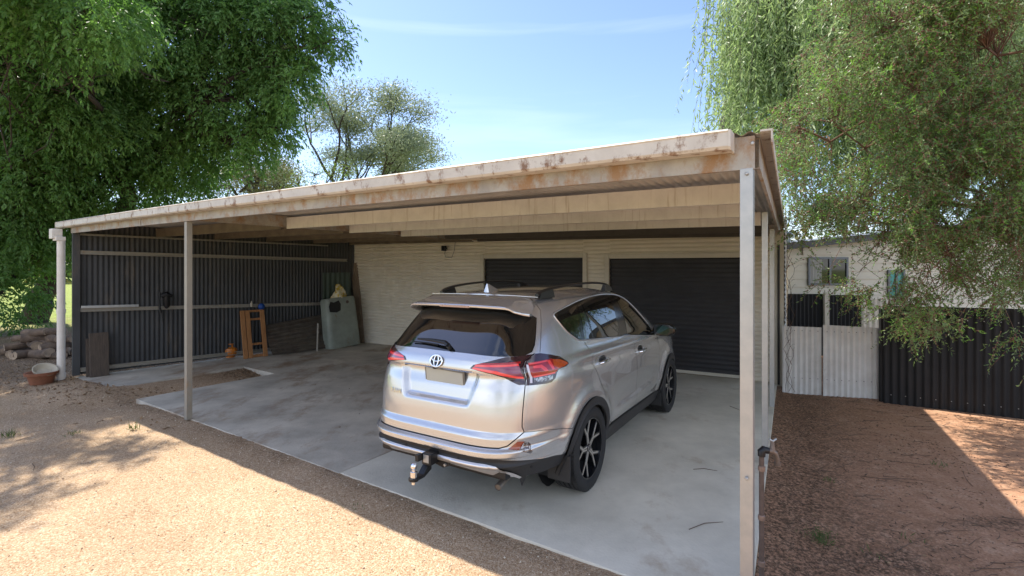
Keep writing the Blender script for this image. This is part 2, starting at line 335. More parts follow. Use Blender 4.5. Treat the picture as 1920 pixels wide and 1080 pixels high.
def ground_material():
    m=bpy.data.materials.new('ground'); m.use_nodes=True; t=m.node_tree; L=t.links; b=t.nodes['Principled BSDF']
    b.inputs['Roughness'].default_value=.95; b.inputs['Specular IOR Level'].default_value=.15
    N=lambda k:t.nodes.new(k)
    tc=N('ShaderNodeTexCoord'); at_=N('ShaderNodeAttribute'); at_.attribute_name='zones'; sp=N('ShaderNodeSeparateColor'); L.new(at_.outputs['Color'],sp.inputs[0])
    def noise(s,d=6,ro=.6,vec=None):
        n=N('ShaderNodeTexNoise'); n.inputs['Scale'].default_value=s; n.inputs['Detail'].default_value=d; n.inputs['Roughness'].default_value=ro; L.new(vec or tc.outputs['Object'],n.inputs['Vector']); return n.outputs[0]
    def ramp(i,els):
        r=N('ShaderNodeValToRGB'); e=r.color_ramp.elements
        while len(e)<len(els): e.new(.5)
        for k,(p,c) in enumerate(els): e[k].position=p; e[k].color=(*c,1)
        L.new(i,r.inputs[0]); return r.outputs[0]
    def mix(f,a,c,mode='MIX'):
        x=N('ShaderNodeMixRGB'); x.blend_type=mode
        if isinstance(f,float): x.inputs[0].default_value=f
        else: L.new(f,x.inputs[0])
        for i,v in ((1,a),(2,c)):
            if isinstance(v,tuple): x.inputs[i].default_value=(*v,1)
            else: L.new(v,x.inputs[i])
        return x.outputs[0]
    # stones: voronoi cells at two sizes
    vo=N('ShaderNodeTexVoronoi'); vo.inputs['Scale'].default_value=120; L.new(tc.outputs['Object'],vo.inputs['Vector'])
    vs=N('ShaderNodeTexVoronoi'); vs.inputs['Scale'].default_value=210; L.new(tc.outputs['Object'],vs.inputs['Vector'])
    cell=N('ShaderNodeSeparateColor'); L.new(vo.outputs['Color'],cell.inputs[0])
    grav=ramp(cell.outputs[0],[(0,(.34,.225,.135)),(.35,(.48,.345,.225)),(.75,(.56,.425,.295)),(1,(.66,.55,.42))])
    big=ramp(noise(.8,5),[(.3,(.80,.76,.70)),(.7,(1.08,1.05,1.02))]); grav=mix(1.0,grav,big,'MULTIPLY')
    fine=ramp(noise(60,4),[(.3,(.55,.50,.46)),(.55,(1,1,1))]); grav=mix(.55,grav,fine,'MULTIPLY')
    dirt=ramp(noise(7,7),[(.25,(.40,.215,.125)),(.55,(.50,.285,.175)),(.8,(.60,.39,.26))]); dirt=mix(.6,dirt,fine,'MULTIPLY')
    spk=ramp(cell.outputs[1],[(.90,(0,0,0)),(.94,(1,1,1))]); dirt=mix(mix(1.0,spk,ramp(noise(2.2,4),[(.45,(0,0,0)),(.7,(.7,.7,.7))]),'MULTIPLY'),dirt,(.60,.50,.38))
    c=mix(sp.outputs[0],grav,dirt)
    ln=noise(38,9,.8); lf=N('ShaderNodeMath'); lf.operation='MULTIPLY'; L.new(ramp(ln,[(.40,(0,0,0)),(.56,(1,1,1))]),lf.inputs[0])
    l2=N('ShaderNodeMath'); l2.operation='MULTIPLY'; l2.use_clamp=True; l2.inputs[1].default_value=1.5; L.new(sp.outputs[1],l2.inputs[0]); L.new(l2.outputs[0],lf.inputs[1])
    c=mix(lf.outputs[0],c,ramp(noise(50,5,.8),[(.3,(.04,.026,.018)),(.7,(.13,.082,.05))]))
    gr=ramp(noise(3,8,.7),[(.3,(.12,.17,.03)),(.6,(.26,.30,.08)),(.8,(.34,.32,.14))]); c=mix(sp.outputs[2],c,gr)
    L.new(c,b.inputs['Base Color'])
    h=N('ShaderNodeMath'); h.operation='MULTIPLY_ADD'; L.new(vo.outputs['Distance'],h.inputs[0]); h.inputs[1].default_value=-.6
    h2=N('ShaderNodeMath'); h2.operation='MULTIPLY_ADD'; L.new(vs.outputs['Distance'],h2.inputs[0]); h2.inputs[1].default_value=-.35; L.new(h.outputs[0],h2.inputs[2]); L.new(noise(30,6,.7),h.inputs[2])
    bp=N('ShaderNodeBump'); bp.inputs['Strength'].default_value=.9; bp.inputs['Distance'].default_value=.010; L.new(h2.outputs[0],bp.inputs['Height']); L.new(bp.outputs[0],b.inputs['Normal'])
    return m
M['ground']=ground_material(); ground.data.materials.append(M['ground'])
# slabs
def slab(poly,top,thick,m,name):
    mb=MB(); P=[(p.x,p.y) for p in poly]; mb.prism(P,top-thick,top)
    o=obj(name,mb,m,bevel=.006); tag(o,kind='structure'); return o
slab(SLAB_L,0,.16,M['concrete'],'concrete_slab'); slab(SLAB_R,.002,.16,M['concrete_new'],'concrete_slab')
# ------------------------------------------------------------------ corrugated sheet
def corr(p0,p1,z0a,z1a,z0b=None,z1b=None,pitch=.076,amp=.009,vert=True,n=6,sharp=False,thick=.0):
    """upright sheet between ground points p0,p1; vert: ribs run up, else along"""
    z0b=z0a if z0b is None else z0b; z1b=z1a if z1b is None else z1b
    p0=Vector((p0[0],p0[1],0)); p1=Vector((p1[0],p1[1],0)); d=(p1-p0); Ln=d.length; d.normalize(); nn=Vector((d.y,-d.x,0)); mb=MB()
    wave=lambda q:(math.sin(q) if not sharp else max(-1,min(1,2.2*math.sin(q))))
    if vert:
        k=max(2,int(Ln/pitch*n)); vs=[]
        for i in range(k+1):
            u=i/k; a=wave(2*math.pi*u*Ln/pitch)*amp; q=p0+d*(u*Ln)+nn*a
            for z in ((1-u)*z0a+u*z0b,(1-u)*z1a+u*z1b): vs.append((q.x,q.y,z))
        mb.add(vs,[(2*i,2*i+2,2*i+3,2*i+1) for i in range(k)])
    else:
        H=z1a-z0a; k=max(2,int(H/pitch*n)); vs=[]
        for i in range(k+1):
            u=i/k; a=wave(2*math.pi*u*H/pitch)*amp
            for q,zz0,zz1 in ((p0,z0a,z1a),(p1,z0b,z1b)):
                w=q+nn*a; vs.append((w.x,w.y,zz0+(zz1-zz0)*u))
        mb.add(vs,[(2*i,2*i+1,2*i+3,2*i+2) for i in range(k)])
    return mb
def smooth_obj(name,mb,m,parent=None): return obj(name,mb,m,parent,smooth=True)
# ------------------------------------------------------------------ carport
cp=empty('carport',RP,0,'open steel carport with rust-stained cream gutter and flat corrugated roof over the parked car','carport')
def kid(o): 
    o.parent=cp; o.matrix_parent_inverse=Matrix.Translation(-RP); return o
def roofsheet():
    mb=MB(); k=int((LEN_F+.25)/.076*8); amp=.0095; rows=[-.008,.25,.5,.75,1.0]; vs=[]
    s0,s1=-.10/LEN_F,1+.11/LEN_F
    for i in range(k+1):
        u=i/k; s=s0+(s1-s0)*u; a=math.sin(2*math.pi*u*(LEN_F+.25)/.076)*amp
        for t in rows: 
            p=quad(s,t); vs.append((p.x,p.y,2.612+zoff(s)+a))
    n=len(rows); fs=[(i*n+j,(i+1)*n+j,(i+1)*n+j+1,i*n+j+1) for i in range(k) for j in range(n-1)]
    mb.add(vs,fs); return mb
kid(smooth_obj('roof_sheet',roofsheet(),M['zinc_roof']))
# turned-down barge sheet along the right edge
def strip_path(f0,f1,n,prof):  # prof(u) list of 3D points per station
    mb=MB(); vs=[]; m=None
    for i in range(n+1):
        ps=prof(f0+(f1-f0)*i/n); m=len(ps); vs+=[tuple(p) for p in ps]
    mb.add(vs,[(i*m+j,(i+1)*m+j,(i+1)*m+(j+1)%m,i*m+(j+1)%m) for i in range(n) for j in range(m)]+[tuple(range(m)),tuple((n*m+j) for j in reversed(range(m)))])
    return mb
def frontprof(off,pts):   # pts: (outward, z) closed outline, follows the front line
    def f(s):
        a=RP.lerp(FL,s); return [Vector((a.x+NFR.x*(o+off),a.y+NFR.y*(o+off),z+zoff(s))) for o,z in pts]
    return f
# fascia beam: C channel
kid(obj('front_beam',strip_path(-.03/LEN_F,1+.0/LEN_F,24,frontprof(0,[(.03,2.425),(.03,2.600),(-.02,2.600),(-.02,2.594),(.024,2.594),(.024,2.431),(.002,2.431),(.002,2.425)])),M['rust_beam'],bevel=0))
for s in (.32,.73):
    a=RP.lerp(FL,s); mb=MB(); mb.box((a.x+NFR.x*.033,a.y+NFR.y*.033,2.52+zoff(s)),(.05,.012,.17),math.atan2(UF.y,UF.x)); kid(obj('beam_splice',mb,M['rust_beam']))
g0=.08/LEN_F+.0
kid(obj('gutter',strip_path(g0,1.03,30,frontprof(.035,[(0,2.52),(.105,2.52),(.118,2.535),(.118,2.605),(.125,2.612),(.118,2.622),(.112,2.614),(.112,2.54),(.10,2.527),(.006,2.527),(.006,2.61),(0,2.61)])),M['gutter']))
for s,wd in ((g0-.0006,.012),(.765,.02),(1.0305,.012)):
    a=RP.lerp(FL,s)
    mb=strip_path(s-wd/LEN_F/2,s+wd/LEN_F/2,1,frontprof(.033,[(0,2.515),(.112,2.515),(.124,2.53),(.124,2.618),(.0,2.618)])); kid(obj('gutter_joint',mb,M['gutter']))
# side bearer under the right roof edge
def sideprof(pts,s=0):
    def f(t):
        a=quad(s,t); return [Vector((a.x+NR_.x*o,a.y+NR_.y*o,z+zoff(s))) for o,z in pts]
    return f
kid(obj('side_bearer',strip_path(.006,.985,8,sideprof([(.03,2.435),(.05,2.435),(.05,2.60),(-.02,2.60),(-.02,2.594),(.044,2.594),(.044,2.441),(.03,2.441)])),M['rust_beam']))
kid(obj('barge_capping',strip_path(-.012,1.0,8,sideprof([(.055,2.606),(.105,2.606),(.105,2.545),(.112,2.545),(.112,2.616),(.055,2.616)])),M['gutter']))
# posts
def post(p,w,z1,rz,mtl=M['galv'],z0=0.0):
    mb=MB(); r=w/2; g=.012
    prof=[(-r,-r),(r,-r),(r,r),(g,r),(g,r-.014),(r-.005,r-.014),(r-.005,-r+.005),(-r+.005,-r+.005),(-r+.005,r-.014),(-g,r-.014),(-g,r),(-r,r)]
    mb.prism(prof,z0,z1,M=Matrix.Translation(Vector((p.x,p.y,0)))@Matrix.Rotation(rz,4,'Z'))
    o=kid(obj('post',mb,mtl,bevel=.003)); return o
ang=math.atan2(UF.y,UF.x)
angR=math.atan2(VR.y,VR.x)-math.pi/2
def bolt(par,p,n,r=.009):
    mb=MB(); q=Vector(n).to_track_quat('Z','Y').to_matrix().to_4x4(); mb.lathe([(0,.009),(r*.6,.009),(r,.005),(r,0)],8,Matrix.Translation(Vector(p))@q); o=obj('bolt',mb,M['galv']); kid(o)
post(RP+UF*-.01,.064,2.43,ang)
post(LP,.066,2.475,ang,M['galv_dull_shaded'])  # duller steel puts the shade on this post into its colour
pa=Vector((RP.x,RP.y,0))
P2=at(1434,869); P3=at(1447.5,762)
post(P2,.052,2.44,angR); post(P3,.058,2.43,angR)
for zz in (2.40,.78): bolt(cp,(RP.x+NFR.x*.034-.01,RP.y+NFR.y*.034,zz),NFR)
for zz,oo in ((2.50,.03),): 
    q=RP+UF*.02; bolt(cp,(q.x+NFR.x*.03,q.y+NFR.y*.03,2.56),NFR,.011)
# bearers under the roof, front to back
sM=(RP-LP).length/LEN_F
for s,h in ((sM,.16),):
    kid(obj('roof_bearer',strip_path(.006,.985,4,sideprof([(-.03,2.44),(.03,2.44),(.03,2.60),(-.03,2.60)],s)),M['rust_beam']))
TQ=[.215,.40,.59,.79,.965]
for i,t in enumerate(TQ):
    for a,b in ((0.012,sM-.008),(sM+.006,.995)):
        def pf(s,t=t):
            p=quad(s,t); q=quad(s,t+.009); dz=zoff(s)
            d=(q-p).normalized()
            pts=[(0,2.41),(.05,2.41),(.05,2.425),(.046,2.425),(.046,2.415),(.005,2.415),(.005,2.565),(.05,2.565),(.05,2.57),(0,2.57)]
            return [Vector((p.x+d.x*o,p.y+d.y*o,z+dz)) for o,z in pts]
        kid(obj('purlin',strip_path(a,b,12,pf),(M['purlin'] if i<3 else M['dark_steel']) if a<.1 else M['brown_steel']))  # back and left-bay purlins get darker colours
# left wall: dark sheet, girts, corner post
Lw=BL-FL
kid(smooth_obj('side_wall',corr(FL+Lw*.012,BL,.04,2.672,.02,2.672,pitch=.076,amp=.009,n=6),M['dark_sheet']))
nl=Vector((Lw.y,-Lw.x,0)).normalized()   # into the carport
def girt(z0,z1,a=.015,b=.97,w=.05,h=.055,zz=True):
    p=FL.lerp(BL,a)+nl*.045; q=FL.lerp(BL,b)+nl*.045; mb=MB()
    mb.beam((p.x,p.y,z0),(q.x,q.y,z1),w,.012); mb.beam((p.x,p.y,z0+h),(q.x,q.y,z1+h),w,.012)
    p2=p-nl*.012;q2=q-nl*.012; mb.beam((p2.x,p2.y,z0+h/2),(q2.x,q2.y,z1+h/2),.01,h-.01); kid(obj('girt',mb,M['galv_dull_shaded'],bevel=.002))
girt(2.14,2.06,b=.955); girt(1.14,.98,b=.96); girt(.10,.02); girt(2.47,2.43,b=.86,h=.02)
mb=MB(); mb.box((FL.x+.05,FL.y+.0,1.27),(.10,.09,2.46),math.atan2(Lw.y,Lw.x)); kid(obj('corner_post',mb,M['dark_sheet'],bevel=.004))
# downpipe
dp=MB(); a=at(124,712,0); a=Vector((-7.72,8.40,0)); 
dp.tube([(a.x,a.y,-.03),(a.x+.0,a.y,2.40)],.056,14); 
o=kid(obj('downpipe',dp,M['white_paint'],smooth=True)); 
mb=MB(); mb.box((a.x-.09,a.y-.0,2.48),(.16,.14,.17),ang); mb.box((a.x-.03,a.y,2.395),(.18,.13,.07),ang); kid(obj('rainhead',mb,M['white_paint'],bevel=.008))
for z in (1.12,.03): mb=MB(); mb.tube([(a.x,a.y,z),(a.x,a.y,z+.07)],.064,14); kid(obj('pipe_collar',mb,M['white_paint'],smooth=True))
# ------------------------------------------------------------------ garage behind the carport
ga=empty('garage',BL.lerp(BR,.5),0,'cream corrugated garage wall with two black roller doors behind the car','garage')
def gk(o): o.parent=ga; o.matrix_parent_inverse=Matrix.Translation(-ga.location); return o
def onback(px):  # point of the back wall in the direction of a photo column
    k=(px-960)/F_PX; d=UB; t=(k*BL.y-BL.x)/(d.x-k*d.y); return BL+d*t
def bz(px,py): p=onback(px); return CAMH+(YH-py)/F_PX*p.y
d1a,d1b,d2a,d2b=onback(909),onback(1094),onback(1143),onback(1391)
D1=2.10;D2=2.075; WT=2.68
nb=-VB
def wseg(p,q,z0,z1,nm='wall_cladding'): gk(smooth_obj(nm,corr(p,q,z0,z1,pitch=.076,amp=.008,vert=False,n=8),M['cream']))
wseg(BL,d1a,.0,WT); wseg(d1b,d2a,0,WT); wseg(d1a,d1b,D1+.0,WT); wseg(d2a,d2b,D2,WT); BRR=onback(1456); wseg(d2b,BRR,0,WT)
ub=math.atan2(UB.y,UB.x)
def frame(p,q,top,w=.085,tk=.05):
    mb=MB(); o=nb*.03
    for r,sg in((p,-1),(q,1)):
        c=r+UB*(sg*w/2)+o; mb.box((c.x,c.y,(top+w)/2),(w,tk,top+w),ub)
    c=(p+q)/2+o; mb.box((c.x,c.y,top+w/2),((q-p).length-.004,tk-.004,w-.003),ub); gk(obj('door_frame',mb,M['trim_cream'],bevel=.004))
frame(d1a,d1b,D1); frame(d2a,d2b,D2)
for p,q,t in((d1a,d1b,D1),(d2a,d2b,D2)):
    b_=VB*.04
    dr=gk(smooth_obj('roller_door',corr(p+b_,q+b_,.05,t+.02,pitch=.082,amp=.008,vert=False,n=10,sharp=False),M['roller']))
    mb=MB(); c=(p+q)/2+VB*.03; mb.box((c.x,c.y,.035),((q-p).length-.01,.03,.055),ub); bb=obj('bottom_bar',mb,M['trim_cream'],bevel=.003); bb.parent=dr
mb=MB(); c=BRR+UB*.04-VB*.01; mb.box((c.x,c.y,1.40),(.13,.16,2.86),ub); gk(obj('corner_flashing',mb,M['trim_cream'],bevel=.004))
e0=BRR+UB*.12; e1=e0+VR*3.6; gk(smooth_obj('side_cladding',corr(e0,e1,0.0,2.95,pitch=.076,amp=.009,vert=False,n=6),M['white_sheet']))
bk=BL+VB*4; bk2=e1
mb=MB(); mb.add([(BL.x,BL.y,2.66),(e0.x,e0.y,2.70),(e1.x,e1.y,2.80),(bk.x,bk.y,2.80)],[(0,1,2,3)]); gk(obj('garage_roof',mb,M['zinc_roof']))
gk(smooth_obj('rear_cladding',corr(bk,e1,0,2.78,pitch=.076,vert=False,n=4),M['cream'])); gk(smooth_obj('far_side_cladding',corr(BL,bk,0,2.62,pitch=.076,vert=False,n=4),M['cream']))
# dark pipe on the corner
mb=MB(); c=BRR+UB*.03-VB*.12; mb.tube([(c.x,c.y,0),(c.x,c.y,2.28)],.018,8); gk(obj('conduit',mb,M['black'],smooth=True))
# flood light with its cable
f=onback(838)-VB*.10; z=bz(838,466)
fl=empty('floodlight',(f.x,f.y,z),ub,'small black floodlight with loose cable high on the cream garage wall','floodlight')
mb=MB(); mb.box((0,-.02,0),(.10,.07,.12)); mb.box((0,.05,0),(.03,.09,.03)); obj('lamp_body',mb,M['black'],fl,bevel=.01)
mb=MB(); mb.box((0,-.058,0),(.08,.006,.09)); obj('lamp_lens',mb,M['glass'],fl)
mb=MB(); mb.tube([(0,.05,-.02),(-.03,.05,-.12),(.0,.05,-.20),(.17,.05,-.21),(.24,.05,-.05),(.28,.05,.25)],.005,5); obj('cable',mb,M['black'],fl)
# ------------------------------------------------------------------ fences and neighbour house on the right
def fence(name,parts,label,cat,group=None):
    sc=[p for p in parts if p[0]=='screws']
    if sc:
        sh=parts[0]; sh[2].add(sc[0][2].v,sc[0][2].f,1); parts=[(sh[0],sh[1],sh[2],[sh[3],sc[0][3]])]+[p for p in parts[1:] if p[0]!='screws']
    p0=parts[0][1]; e=empty(name,(p0.x,p0.y,0),0,label,cat,group)
    for nm,mb,m in [(a[0],a[2],a[3]) for a in parts]:
        o=smooth_obj(nm,mb,m,None) if nm=='sheet' else obj(nm,mb,m); o.parent=e; o.matrix_parent_inverse=Matrix.Translation(-e.location)
    return e
w0=at(1467,731);w1=at(1540,735);w2=at(1543,736);w3=at(1654,742)
zt=lambda p,py:CAMH+(YH-py)/F_PX*p.y
def screws(p,q,zs,n,m,side):
    mb=MB(); d=(q-p)
    for z in zs:
        for i in range(n):
            c=p+d*((i+.5)/n)+side*.014; mb.box((c.x,c.y,z),(.009,.008,.009))
    return mb
sd_=Vector((-.05,-1,0)).normalized()
fence('corrugated_fence',[('sheet',w0,corr(w0,w1,-.05,zt(w0,611),-.05,zt(w1,614),amp=.010),M['white_sheet']),('screws',w0,screws(w0,w1,(.93,.2),5,0,sd_),M['black'])],'narrow white corrugated fence panel next to the garage corner','fence panel')
fence('corrugated_fence',[('sheet',w2,corr(w2,w3,-.05,zt(w2,609),-.05,zt(w3,615),amp=.010),M['white_sheet']),('screws',w2,screws(w2,w3,(.93,.2),8,0,sd_),M['black'])],'wide white corrugated fence panel beside the black fence','fence panel')
k0=at(1656,746);k1=at(1920,776); kd=(k1-k0).normalized(); k2=k1+kd*2.5
fence('black_fence',[('sheet',k0,corr(k0,k2,-.12,zt(k0,573),-.1,zt(k1,575),amp=.012,pitch=.09),M['fence_dark']),
  ('screws',k0,screws(k0,k2,(1.18,.06),24,0,sd_),M['galv']),('post',k0,MB().box((k0.x,k0.y+.04,.62),(.04,.04,1.36)),M['fence_dark']),
  ('rail',k0,MB().beam((k0.x,k0.y+.04,1.22),(k2.x,k2.y+.04,1.22),.04,.05),M['fence_dark'])],'tall charcoal corrugated fence right of the white panels','fence')
# house
HD=11.3
hq=lambda px,py,d=HD:atd(px,py,d)
ho=empty('house',(10,HD,0),0,'cream weatherboard house with dark roof edge behind the fences','house')
def hk(o): o.parent=ho; o.matrix_parent_inverse=Matrix.Translation(-ho.location); return o
hx0=(1476-960)/F_PX*HD; hx1=15.5; ztop0=CAMH+(YH-466)/F_PX*HD; slope=.105
def boards():
    mb=MB(); z=.9; st=.185
    while z<4.2:
        xa=hx0
        if z+st>ztop0: xa=max(hx0,hx0+(z+st-ztop0)/slope)
        if xa<hx1: mb.add([(xa,HD-.022,z),(hx1,HD-.022,z),(hx1,HD,z+st),(xa,HD,z+st),(xa,HD+.0,z),(hx1,HD+.0,z)],[(0,1,2,3),(4,5,1,0)])
        z+=st
    mb.add([(hx0,HD+.01,0),(hx1,HD+.01,0),(hx1,HD+.01,.9),(hx0,HD+.01,.9)],[(0,1,2,3)])
    return mb
hk(obj('weatherboards',boards(),M['weatherboard']))
mb=MB(); mb.add([(hx0,HD+.03,0),(hx1,HD+.03,0),(hx1,HD+.03,ztop0+(hx1-hx0)*slope),(hx0,HD+.03,ztop0)],[(0,1,2,3)]); mb.add([(hx0,HD+.03,0),(hx0,HD+4,0),(hx0,HD+4,ztop0),(hx0,HD+.03,ztop0)],[(0,1,2,3)]); hk(obj('wall',mb,M['weatherboard']))
mb=MB(); mb.beam((hx0-.25,HD-.16,ztop0+.03),(hx1,HD-.16,ztop0+.06+(hx1-hx0)*slope),.03,.15)
mb.add([(hx0-.25,HD-.2,ztop0+.11),(hx1,HD-.2,ztop0+.14+(hx1-hx0)*slope),(hx1,HD+5,ztop0+.14+(hx1-hx0)*slope),(hx0-.25,HD+5,ztop0+.11)],[(0,1,2,3)]); rf=hk(obj('roof',mb,M['house_roof']))
vp=hq(1493,462); mb=MB(); mb.lathe([(.0,.30),(.10,.28),(.15,.22),(.15,.17),(.08,.15),(.08,-.1)],14,Matrix.Translation((vp.x,HD+.4,ztop0+.12))); v_=obj('roof_vent',mb,M['galv'],smooth=True); v_.parent=rf
def window(px0,py0,px1,py1,cur=True,split=.5,glassm=None):
    a=hq(px0,py1);b=hq(px1,py0); x0,x1,z0,z1=a.x,b.x,a.z,b.z; y=HD-.035
    mb=MB(); w=.045
    for c,d in (((x0+x1)/2,z0),((x0+x1)/2,z1)): mb.box((c,y,d),(x1-x0+w,.05,w))
    for x in (x0,x1,x0+(x1-x0)*split): mb.box((x,y,(z0+z1)/2),(w,.046,z1-z0-w))
    wf=hk(obj('window',mb,M['win_frame'])); wf.name='window'
    mb=MB(); mb.box(((x0+x1)/2,y+.008,(z0+z1)/2),(x1-x0,.006,z1-z0)); g=obj('pane',mb,glassm or M['glass']); g.parent=wf
    if cur:
        mb=MB(); n=26; vs=[]
        for i in range(n+1):
            u=i/n; xx=x0+.03+(x1-x0)*.30*u; yy=y-.006+.004*math.sin(u*26)-.002
            vs+=[(xx,yy-.004,z0+.03),(xx,yy-.004,z1-.03)]
        mb.add(vs,[(2*i,2*i+2,2*i+3,2*i+1) for i in range(n)]); c=obj('curtain',mb,M['curtain'],smooth=True); c.parent=wf
window(1515,484,1586,533,True,.55); window(1664,508,1692,556,False,.5,M['teal'])
# lower screens between house and fences: dark panels in a cream frame
q=lambda px,py,d=10.6:atd(px,py,d)
def screen(px0,px1,pyt,pyb,m,lab,nm='fence_screen',d=10.6,pitch=.085):
    a=q(px0,pyb,d);b=q(px1,pyb,d); mb=corr(a,b,0,q(px0,pyt,d).z,pitch=pitch,amp=.013); o=smooth_obj(nm,mb,m); tag(o,lab,'panel'); return o
screen(1476,1543,551,0,M['fence_dark'],'dark corrugated screen panel below the curtained house window')
screen(1552,1616,553,0,M['fence_dark'],'dark corrugated screen panel right of the cream post',d=10.55)
screen(1617,1698,560,0,M['trim_cream'],'cream corrugated sheet behind the white fence panel, left of the black fence',d=10.65,pitch=.12)
a=q(1547,560); mb=MB(); mb.box((a.x,a.y-.04,q(1547,548).z/2),(.10,.06,q(1547,548).z)); o=obj('screen_post',mb,M['trim_cream'],bevel=.004); tag(o,'cream post between the two dark screen panels under the house','post')
# ------------------------------------------------------------------ things stored in the carport
def local(p,rz): return Matrix.Translation(p)@Matrix.Rotation(rz,4,'Z')
aw=math.atan2(Lw.y,Lw.x)        # direction of the left wall
def wallpt(px,off=.0,z=0):      # a point of the left wall in a photo column, moved into the carport by off
    k=(px-960)/F_PX; d=Lw.normalized(); t=(k*FL.y-FL.x)/(d.x-k*d.y); p=FL+d*t+nl*off; return Vector((p.x,p.y,z))
# short thick timber
def plank(px,w,h,t,lean,m,label,off=.25,name='timber_plank',tilt=0,z=0,bev=.006):
    p=wallpt(px,off,z); Mx=Matrix.Translation(p)@Matrix.Rotation(aw,4,'Z')@Matrix.Rotation(-lean,4,'X')@Matrix.Rotation(tilt,4,'Y')
    mb=MB(); mb.box((0,0,h/2),(w,t,h)); o=obj(name,mb,m,bevel=bev); o.matrix_world=Mx
    return tag(o,label,'plank')
plank(182,.26,.76,.10,.10,M['wood_dark'],'short thick dark timber sleeper standing upright at the left end of the dark wall',off=.20)
plank(166,.10,.66,.04,.08,M['wood_dark'],'thin dark offcut board behind the left side of the thick sleeper',off=.12)
def board(b,t,w,th,m,label):   # a long board from its foot to its head
    b=Vector(b);t=Vector(t); L_=(t-b).length; mb=MB(); mb.box((0,0,L_/2),(w,th,L_)); o=obj('timber_plank',mb,m,bevel=.006); z=(t-b).normalized(); x=Vector((1,-.25,0)); x=(x-z*x.dot(z)).normalized(); y=z.cross(x)
    o.matrix_world=Matrix(((x.x,y.x,z.x,b.x),(x.y,y.y,z.y,b.y),(x.z,y.z,z.z,b.z),(0,0,0,1))); return tag(o,label,'plank')
b_=at(677,643); board(b_,(b_.x-.24,b_.y+.22,2.02),.19,.04,M['wood'],'long pale brown board leaning in the back corner beside the green tank')
b_=at(689,641.5); board(b_,(b_.x-.13,b_.y+.05,2.02),.16,.04,M['wood_dark'],'long darker board leaning in the back corner against the cream wall')
# gas bottle
p=at(432,669.5); gb=empty('gas_bottle',(p.x,p.y,0),.3,'small orange gas bottle standing on the concrete by the dark wall','gas bottle')
mb=MB(); mb.lathe([(0,.02),(.07,.02),(.075,.0),(.085,0),(.085,.025),(.115,.045),(.13,.08),(.13,.15),(.115,.19),(.07,.215),(.03,.225),(0,.225)],28); obj('cylinder',mb,M['orange'],gb,smooth=True)
mb=MB()
for k in range(4):
    q_=math.pi/4+k*math.pi/2; mb.box((.062*math.cos(q_),.062*math.sin(q_),.25),(.035,.008,.075),q_+math.pi/2)
mb.lathe([(.066,.275),(.075,.275),(.075,.292),(.066,.292)],20,closed=True); obj('collar',mb,M['orange'],gb)
mb=MB(); mb.tube([(0,0,.22),(0,0,.275)],.014,8); mb.tube([(0,0,.25),(.045,0,.25)],.010,8); obj('valve',mb,M['brass'],gb)
# timber frame leaning on the wall
p=wallpt(460,.42); fm=empty('wood_pallet',(p.x,p.y,0),aw,'orange-brown timber frame with cross rails leaning on the dark wall','timber frame')
Rl=Matrix.Rotation(-.20,4,'X')
for x in (-.23,-.13,.17): 
    mb=MB(); mb.box((0,0,0),(.085,.035,1.0)); o=obj('stile',mb,M['wood_orange'],fm,bevel=.004); o.matrix_local=Rl@Matrix.Translation((x+.08,0,.5))
for z in (.02,.27,.80,.975):
    mb=MB(); mb.box((0,0,0),(.46,.03,.045 if z not in(.02,) else .06)); o=obj('rail',mb,M['wood_orange'],fm,bevel=.003); o.matrix_local=Rl@Matrix.Translation((.05,.034,z+.02))
# curved old corrugated sheet on its side
def oldsheet():
    mb=MB(); a=wallpt(492,.50); b=wallpt(606,.50); d=(b-a); L_=d.length; d.normalize(); n=60; m=34; vs=[]
    for i in range(n+1):
        u=i/n
        for j in range(m+1):
            v=j/m; h=(.62+.06*u)*v*1.0; bend=.10*math.sin(v*math.pi)*(1-u)*.8
            ed=.05*math.sin(v*math.pi*1.2)*(1-min(1,u*12)); wv=.011*math.sin(2*math.pi*v*9)
            p=a+d*(u*L_-ed)-nl*(v*.42-bend-.02+wv); vs.append((p.x,p.y,.02+h*.98+.10*u*v))
    mb.add(vs,[(i*(m+1)+j,(i+1)*(m+1)+j,(i+1)*(m+1)+j+1,i*(m+1)+j+1) for i in range(n) for j in range(m)]); return mb
M['old_sheet']=mat('old_brown_sheet',(.13,.11,.085),.6,.2,col2=(.07,.055,.045),nscale=4,streak=((.12,.06,.03),(3,3,3),.55,.8))
tag(smooth_obj('corrugated_sheet',oldsheet(),M['old_sheet']),'bent brown corrugated sheet lying on its edge between timber frame and green tank','metal sheet')
p=at(556,655); mb=MB(); mb.box((0,0,.08),(.38,.20,.16)); mb.box((-.02,.02,.19),(.30,.16,.06),.1); o=obj('old_block',mb,M['brick'],bevel=.025); o.location=(p.x,p.y,0); o.rotation_euler=(0,0,aw+.1); tag(o,'dark red-brown block on the floor in front of the bent sheet','block')
p=wallpt(570,.62); mb=MB(); mb.tube([(0,0,0),(-.02,.1,.62)],.022,8); o=obj('metal_stake',mb,M['galv_dull_shaded'],smooth=True); o.location=(p.x,p.y,0); tag(o,'thin grey metal stake standing against the bent brown sheet','stake')
